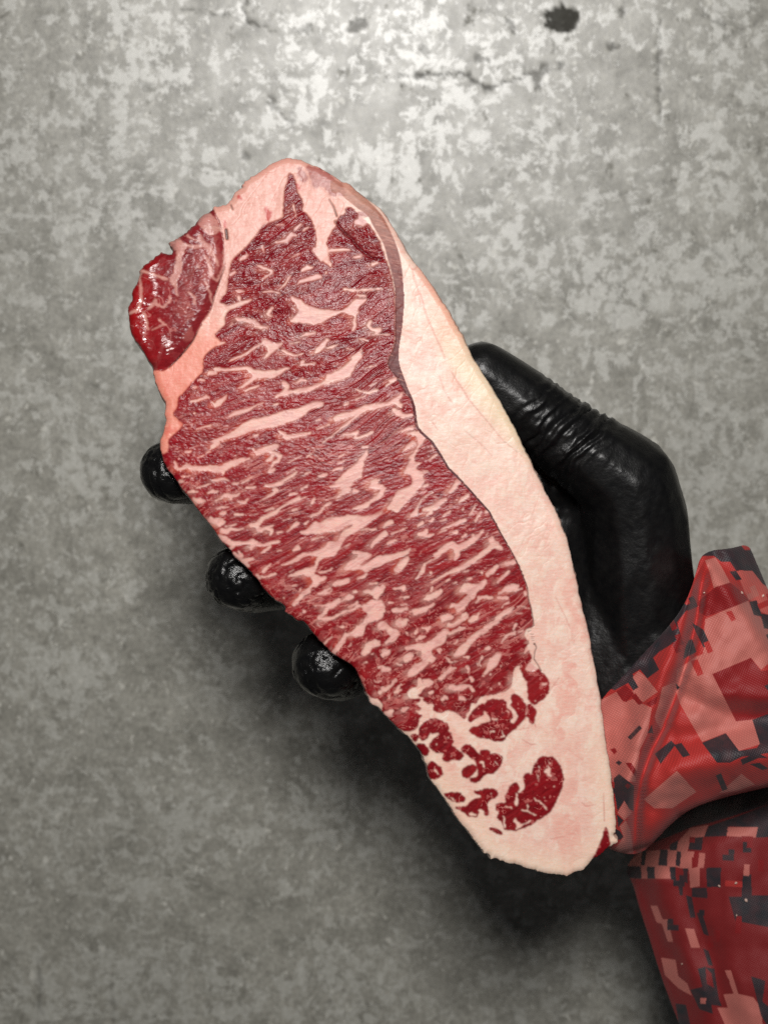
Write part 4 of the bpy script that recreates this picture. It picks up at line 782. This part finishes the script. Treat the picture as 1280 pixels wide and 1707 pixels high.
S3 = [
 (BK,"430,500;560,450;700,390;800,370;1000,310;1240,230;1240,-200;300,-200"),  # not print: the black shadow gap under the cuff, painted into the cloth colour
 (PK,"260,640;350,560;560,540;680,400;800,380;770,460;680,470;660,560;780,570;770,660;740,670;740,790;680,800;670,680;580,660;550,740;380,740;260,740"),
 (BK,"360,545;390,545;375,650;350,650"),(BK,"480,545;530,545;525,655;465,650"),(BK,"250,655;350,655;355,740;250,735"),(BK,"390,660;440,660;445,740;395,740"),(BK,"540,660;580,660;585,750;550,745"),(BK,"590,555;620,560;610,660;580,650"),(BK,"545,510;600,480;590,550;540,550"),(BK,"675,470;765,460;755,550;670,545"),(BK,"630,670;665,670;660,770;640,760"),(BK,"690,800;790,800;795,870;690,860"),(BK,"785,665;885,665;880,800;790,795"),(BK,"595,765;630,770;630,850;610,850"),(BK,"650,850;690,860;715,1000;680,1000"),(BK,"720,965;760,970;805,1120;770,1110"),(BK,"765,1205;800,1220;830,1320;800,1315"),
 (BK,"770,460;800,390;1000,320;1240,230;1240,460;1120,465;1120,400;940,390;920,455"),(BK,"1030,465;1090,460;1085,565;1030,565"),(BK,"1030,710;1085,710;1090,850;1240,850;1240,1070;980,1020;935,860;1020,860"),(PK,"930,395;1130,395;1115,465;920,455"),(DR,"690,560;740,560;730,660;690,670"),
 (PK,"415,920;460,920;495,1010;530,1010;565,1160;530,1160;490,1040;455,1030"),(PK,"645,1070;705,1075;745,1200;685,1200"),(PK,"485,1265;580,1280;600,1390;660,1440;690,1520;600,1470;510,1380"),(PK,"910,1350;950,1350;1000,1510;970,1510"),(PK,"900,1510;990,1505;1100,1530;1150,1600;1170,1800;950,1800;860,1600;930,1600"),
 (BK,"1085,1390;1180,1420;1160,1560;1240,1620;1240,1800;1150,1650"),(BK,"730,1340;780,1325;790,1440;860,1480;870,1540;890,1590;820,1580;830,1640;740,1610;680,1480;760,1460"),(BK,"780,1330;840,1340;860,1480;840,1480;820,1370"),(BK,"580,1570;650,1580;700,1800;620,1800"),
]
def pixels(seed, n, ang, x0, x1, y0, y1, step=9.0):
    """stray print pixels: short stepped runs of squares on the tilted print grid"""
    g = random.Random(seed); ca, sa = math.cos(ang), math.sin(ang); out = []
    for _ in range(n):
        x, y = g.uniform(x0, x1), g.uniform(y0, y1); c = g.choice([BK, BK, DR, DR, RD, PK])
        i = j = 0
        for _k in range(g.randint(1, 4)):
            q = []
            for a, b_ in ((0, 0), (1, 0), (1, 1), (0, 1)):
                u, v = (i + a) * step, (j + b_) * step; q.append("%.1f,%.1f" % (x + u * ca - v * sa, y + u * sa + v * ca))
            out.append((c, ";".join(q)))
            if g.random() < 0.5: i += 1
            else: j += g.choice([-1, 1])
    return out

def cloth_mat():
    nt = NT("camouflage_twill")
    at = nt.add('ShaderNodeAttribute', _attribute_name='tint').outputs['Color']
    uv = nt.add('ShaderNodeTexCoord').outputs['Object']
    def wave(rot, sc_):
        m = nt.add('ShaderNodeMapping', Vector=uv, Rotation=(0, 0, math.radians(rot))).outputs[0]
        w = nt.n.new('ShaderNodeTexWave'); w.wave_type = 'BANDS'; nt.set(w.inputs['Vector'], m); w.inputs['Scale'].default_value = sc_
        w.inputs['Distortion'].default_value = 0.6; w.inputs['Detail'].default_value = 1; w.inputs['Detail Scale'].default_value = 2
        return w.outputs[0]
    w = nt.math('MULTIPLY', wave(28, 520), wave(118, 520))
    n = nt.noise(uv, 260, 4, 0.6)
    c = nt.mix(nt.math('MULTIPLY', nt.math('SUBTRACT', 1.0, w), 0.22), at, (0.02, 0.01, 0.012, 1))
    c = nt.mix(nt.math('MULTIPLY', nt.ramp(n, [(0.35, 0.0), (0.75, 1.0)]), 0.16), c, (0.32, 0.05, 0.05, 1))
    nt.set(nt.p.inputs['Base Color'], c)
    nt.set(nt.p.inputs['Roughness'], 0.55); nt.set(nt.p.inputs['Specular IOR Level'], 0.45)
    nt.set(nt.p.inputs['Sheen Weight'], 0.1)
    nt.set(nt.p.inputs['Normal'], nt.bump(w, 0.55, 0.00018))
    return nt.m
CLOTH = cloth_mat()

def cloth_piece(name, outline, zfun, paint, base, x0, y0, w, h, label, depth):
    """a stuffed piece of sleeve: lit face shaped by zfun(photo x, photo y) in mm, closed behind"""
    cv = Canvas(x0, y0, w, h)
    m = cv.zeros(); put(m, cv.poly(chaikin(outline, 2)), np.maximum); inside = m > 0.5
    Y, X = np.mgrid[0:h, 0:w].astype(float); X += x0; Y += y0
    wx = 1.2 * (fbm(X / 30, Y / 30, 2, 301) - 0.5); wy = 1.2 * (fbm(X / 30, Y / 30, 2, 305) - 0.5)
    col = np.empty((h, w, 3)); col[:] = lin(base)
    for (ox, oy, sc_), lst in paint:
        for c, t in lst:
            P = cv.poly(pts(t) / sc_ + (ox, oy))
            if P is None: continue
            ya, yb, xa, xb, mm = P
            col[ya:yb, xa:xb] += (lin(c) - col[ya:yb, xa:xb]) * mm[..., None]
    jx = np.clip(np.round(X - x0 + wx).astype(int), 0, w - 1); jy = np.clip(np.round(Y - y0 + wy).astype(int), 0, h - 1)
    col = col[jy, jx]
    R = 26
    dist = np.full(inside.shape, float(R)); o = chaikin(outline, 2)
    seg = np.roll(o, -1, 0) - o; L = np.hypot(*seg.T); cum = np.concatenate([[0], np.cumsum(L)]); s_ = np.arange(0, cum[-1], 1.0)
    oo = np.stack([np.interp(s_, cum, np.append(o[:, i], o[0, i])) for i in (0, 1)], 1)
    for x, y in oo[::2]:
        xa, xb = max(0, int(x - x0 - R)), min(w, int(x - x0 + R)); ya, yb = max(0, int(y - y0 - R)), min(h, int(y - y0 + R))
        if xb > xa and yb > ya: dist[ya:yb, xa:xb] = np.minimum(dist[ya:yb, xa:xb], np.hypot(X[ya:yb, xa:xb] - x, Y[ya:yb, xa:xb] - y))
    z = gblur(zfun(X, Y), 2.0)
    r = 9.0; dd = np.clip(dist, 0, r)
    z = z - (r - np.sqrt(np.clip(r * r - (r - dd) ** 2, 0, None))) * 0.16
    q = inside[:-1, :-1] & inside[1:, :-1] & inside[1:, 1:] & inside[:-1, 1:]
    used = np.zeros_like(inside); used[:-1, :-1] |= q; used[1:, :-1] |= q; used[1:, 1:] |= q; used[:-1, 1:] |= q
    idx = np.full(inside.shape, -1); nv = int(used.sum()); idx[used] = np.arange(nv)
    F = np.stack([idx[:-1, :-1][q], idx[1:, :-1][q], idx[1:, 1:][q], idx[:-1, 1:][q]], 1)
    px, py, pz = X[used].copy(), Y[used].copy(), z[used] * MM
    e = np.concatenate([F[:, [0, 1]], F[:, [1, 2]], F[:, [2, 3]], F[:, [3, 0]]])
    key = np.minimum(e[:, 0], e[:, 1]).astype(np.int64) * nv + np.maximum(e[:, 0], e[:, 1])
    _, inv, cnt = np.unique(key, return_inverse=True, return_counts=True); be = e[cnt[inv] == 1]; bv = np.unique(be)
    px, py = smooth_rim(px, py, be, 4)
    k = (D - pz) / D
    Vt = np.stack([(px - 640) * S * k, (853.5 - py) * S * k, pz], 1)
    C = col[used]; Vs = [Vt]; Cs = [C]; Fs = [F]; prev = np.full(nv, -1); prev[bv] = bv; base_i = nv
    cx, cy = px.mean(), py.mean()
    for fz, shr in ((0.25, 0.995), (0.6, 0.97), (0.9, 0.88), (1.0, 0.70), (1.04, 0.3), (1.05, 0.02)):
        zw = pz[bv] + (-depth * MM - pz[bv]) * min(fz, 1.0); kw = (D - zw) / D
        qx = cx + (px[bv] - cx) * shr; qy = cy + (py[bv] - cy) * shr
        w3 = np.stack([(qx - 640) * S * kw, (853.5 - qy) * S * kw, zw], 1)
        nxt = np.full(nv, -1); nxt[bv] = np.arange(base_i, base_i + len(bv)); base_i += len(bv)
        a, b_ = be[:, 0], be[:, 1]
        Fs.append(np.stack([prev[b_], prev[a], nxt[a], nxt[b_]], 1)); Vs.append(w3); Cs.append(C[bv]); prev = nxt
    me = np_mesh(name, np.concatenate(Vs), np.concatenate(Fs), attrs={'tint': ('POINT', np.concatenate(Cs))}, mat=CLOTH)
    ob = link(bpy.data.objects.new(name, me), sleeve); ob["label"] = label
    return ob

def ridge(X, Y, line, amp, w):
    """smooth fold along a polyline, amplitude in mm, width in px"""
    p = np.array(line, float); best = np.full(X.shape, 1e9)
    for a, b_ in zip(p[:-1], p[1:]):
        d = b_ - a; t = np.clip(((X - a[0]) * d[0] + (Y - a[1]) * d[1]) / (d @ d), 0, 1)
        best = np.minimum(best, np.hypot(X - a[0] - t * d[0], Y - a[1] - t * d[1]))
    return amp * np.exp(-(best / w) ** 2)

sleeve = bpy.data.objects.new("sleeve", None); link(sleeve, person); sleeve.empty_display_size = 0.02
sleeve["label"] = "loose red digital camouflage sleeve in red, pink and charcoal blocks"

GRV = [(1176,930),(1162,985),(1156,1030),(1141,1100),(1121,1160),(1101,1215),(1082,1250),(1064,1300),(1056,1350),(1054,1400)]
def side_of(X, Y, line):
    """signed x distance from a roughly vertical polyline (positive to the right)"""
    p = np.array(line, float); return X - np.interp(Y, p[:, 1], p[:, 0])

def z_cuff(X, Y):
    # forearm axis runs from the wrist down to the right
    ax = np.array((0.80, 0.60)); c = (X - 1120) * -ax[1] + (Y - 1130) * ax[0]
    z = -16 + 10 * np.cos(np.clip((c - 10) / 330, -1, 1) * math.pi / 2) - 6
    s_ = side_of(X, Y, GRV)
    z = z + ridge(X, Y, [(1150,985),(1128,1070),(1100,1140),(1075,1210),(1048,1300)], 7.0, 22)
    z = z - 8.0 * np.exp(-((s_ - 3) / 9.0) ** 2) * smooth(925, 990, Y)
    z = z + 3.2 * smooth(4, 60, s_)
    z = z + ridge(X, Y, [(1150,1120),(1210,1150),(1300,1160)], 2.6, 24) - ridge(X, Y, [(1140,1165),(1210,1190),(1300,1185)], 2.6, 16)
    z = z - 5.0 * smooth(-30, -110, s_) * smooth(1100, 1220, Y)
    # bottom roll
    bl = np.interp(X, [1030, 1085, 1130, 1200, 1300], [1425, 1408, 1362, 1332, 1306])
    t = np.clip((bl - Y) / 95, 0, 1); z = z - 15 * (1 - np.sqrt(np.clip(1 - (1 - t) ** 2, 0, 1)))
    z = z + ridge(X, Y, [(1090,1290),(1180,1270),(1300,1262)], 4.5, 32) - ridge(X, Y, [(1130,1235),(1200,1215),(1300,1205)], 2.8, 20)
    z = z + ridge(X, Y, [(1170,935),(1215,1000),(1270,1060)], 2.2, 20) - ridge(X, Y, [(1190,925),(1240,985),(1290,1060)], 2.5, 14)
    z = z + 2.2 * (fbm(X / 60, Y / 60, 3, 321) - 0.5) * 2
    z = z - 12 * smooth(1195, 1275, X - (Y - 930) * 0.42)
    return z
def z_low(X, Y):
    u = (X - np.interp(Y, [1430, 1470, 1560, 1710], [1048, 1052, 1082, 1132]))
    z = -86 + 24 * np.sin(np.clip(u / 210, 0, 1) * math.pi / 2)
    z = z - 10 * smooth(90, 0, Y - np.interp(X, [1050, 1150, 1300], [1415, 1345, 1280]))
    z = z + ridge(X, Y, [(1100,1470),(1150,1600),(1190,1720)], 2.5, 26) - ridge(X, Y, [(1140,1480),(1180,1600),(1220,1720)], 2.0, 22)
    z = z + 2.4 * (fbm(X / 80, Y / 110, 3, 331) - 0.5) * 2
    return z
cuff_out = np.array([(1166,928),(1182,917),(1215,914),(1247,906),(1256,926),(1282,988),(1340,1120),(1350,1290),(1300,1308),(1200,1331),(1150,1349),(1120,1372),(1088,1406),(1066,1425),(1036,1424),(1000,1410),(985,1300),(985,1190),(1003,1163),(1036,1128),(1072,1088),(1108,1050),(1132,1020),(1150,985),(1160,950)], float)
low_out = np.array([(1040,1452),(1056,1424),(1085,1395),(1140,1345),(1205,1305),(1350,1250),(1380,1500),(1380,1780),(1156,1780),(1132,1710),(1114,1664),(1098,1620),(1080,1560),(1065,1515),(1053,1470)], float)
cloth_piece("cuff", cuff_out, z_cuff, [((980, 880, 4.063), S1), ((980, 1280, 4.0), S2), ((0, 0, 1.0), pixels(5, 13, -0.40, 1110, 1300, 960, 1300, 9.5)), ((0, 0, 1.0), pixels(8, 4, -0.8, 1000, 1100, 1130, 1330, 7.0))], RD, 976, 896, 384, 540, "bunched sleeve end gathered round the wrist", 62)
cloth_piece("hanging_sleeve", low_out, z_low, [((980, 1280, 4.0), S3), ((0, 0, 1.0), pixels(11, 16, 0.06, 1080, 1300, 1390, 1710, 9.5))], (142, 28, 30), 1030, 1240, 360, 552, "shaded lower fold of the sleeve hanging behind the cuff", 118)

# ------------------------------------------------------------------ crumbs of fat left on the sleeve
def crumb(x, y, r, zf, label):
    z = float(zf(np.array([[float(x)]]), np.array([[float(y)]]))[0, 0]) * MM + 0.0004
    b = bmesh.new(); bmesh.ops.create_icosphere(b, subdivisions=2, radius=r * S * 0.36)
    for v in b.verts:
        v.co *= random.uniform(0.7, 1.25); v.co.z *= 0.7; v.co.x *= 0.75
    me = bpy.data.meshes.new("fat_crumb"); b.to_mesh(me); b.free()
    me.polygons.foreach_set("use_smooth", np.ones(len(me.polygons), bool)); me.materials.append(CRUMB)
    o = link(bpy.data.objects.new("fat_crumb", me))
    o.matrix_world = M @ Matrix.Translation(B(x, y, z)) @ Matrix.Rotation(random.uniform(0, 3), 4, 'Z')
    o["label"] = label; o["category"] = "crumb"; o["group"] = "fat crumbs on the sleeve"
_nt = NT("beef_fat_crumb"); CRUMB = _nt.m
_nt.set(_nt.p.inputs['Base Color'], _nt.mix(_nt.noise(_nt.add('ShaderNodeTexCoord').outputs['Object'], 900), (0.55, 0.34, 0.28, 1), (0.7, 0.52, 0.44, 1)))
_nt.set(_nt.p.inputs['Roughness'], 0.3)
for x, y, r_, t in ((1226, 1472, 9, "pale fat crumb on red cloth just above the charcoal block of the hanging sleeve"),
                    (1243, 1501, 10, "largest pale fat crumb on the charcoal block of the hanging sleeve"),
                    (1198, 1477, 7, "small pale fat crumb at the edge of a dark square on the hanging sleeve"),
                    (1227, 1526, 6, "small fat crumb low on the charcoal block of the hanging sleeve"),
                    (1136, 1607, 5, "lone tiny fat crumb low on the red cloth of the hanging sleeve")): crumb(x, y, r_, z_low, t)
for x, y, r_, t in ((1271, 993, 8, "pale fat crumb on the pink cuff at the right picture edge"),
                    (1236, 988, 7, "pale fat crumb on the pink cuff below its top corner"),
                    (1173, 988, 5, "tiny fat crumb in the fold at the top of the cuff")): crumb(x, y, r_, z_cuff, t)
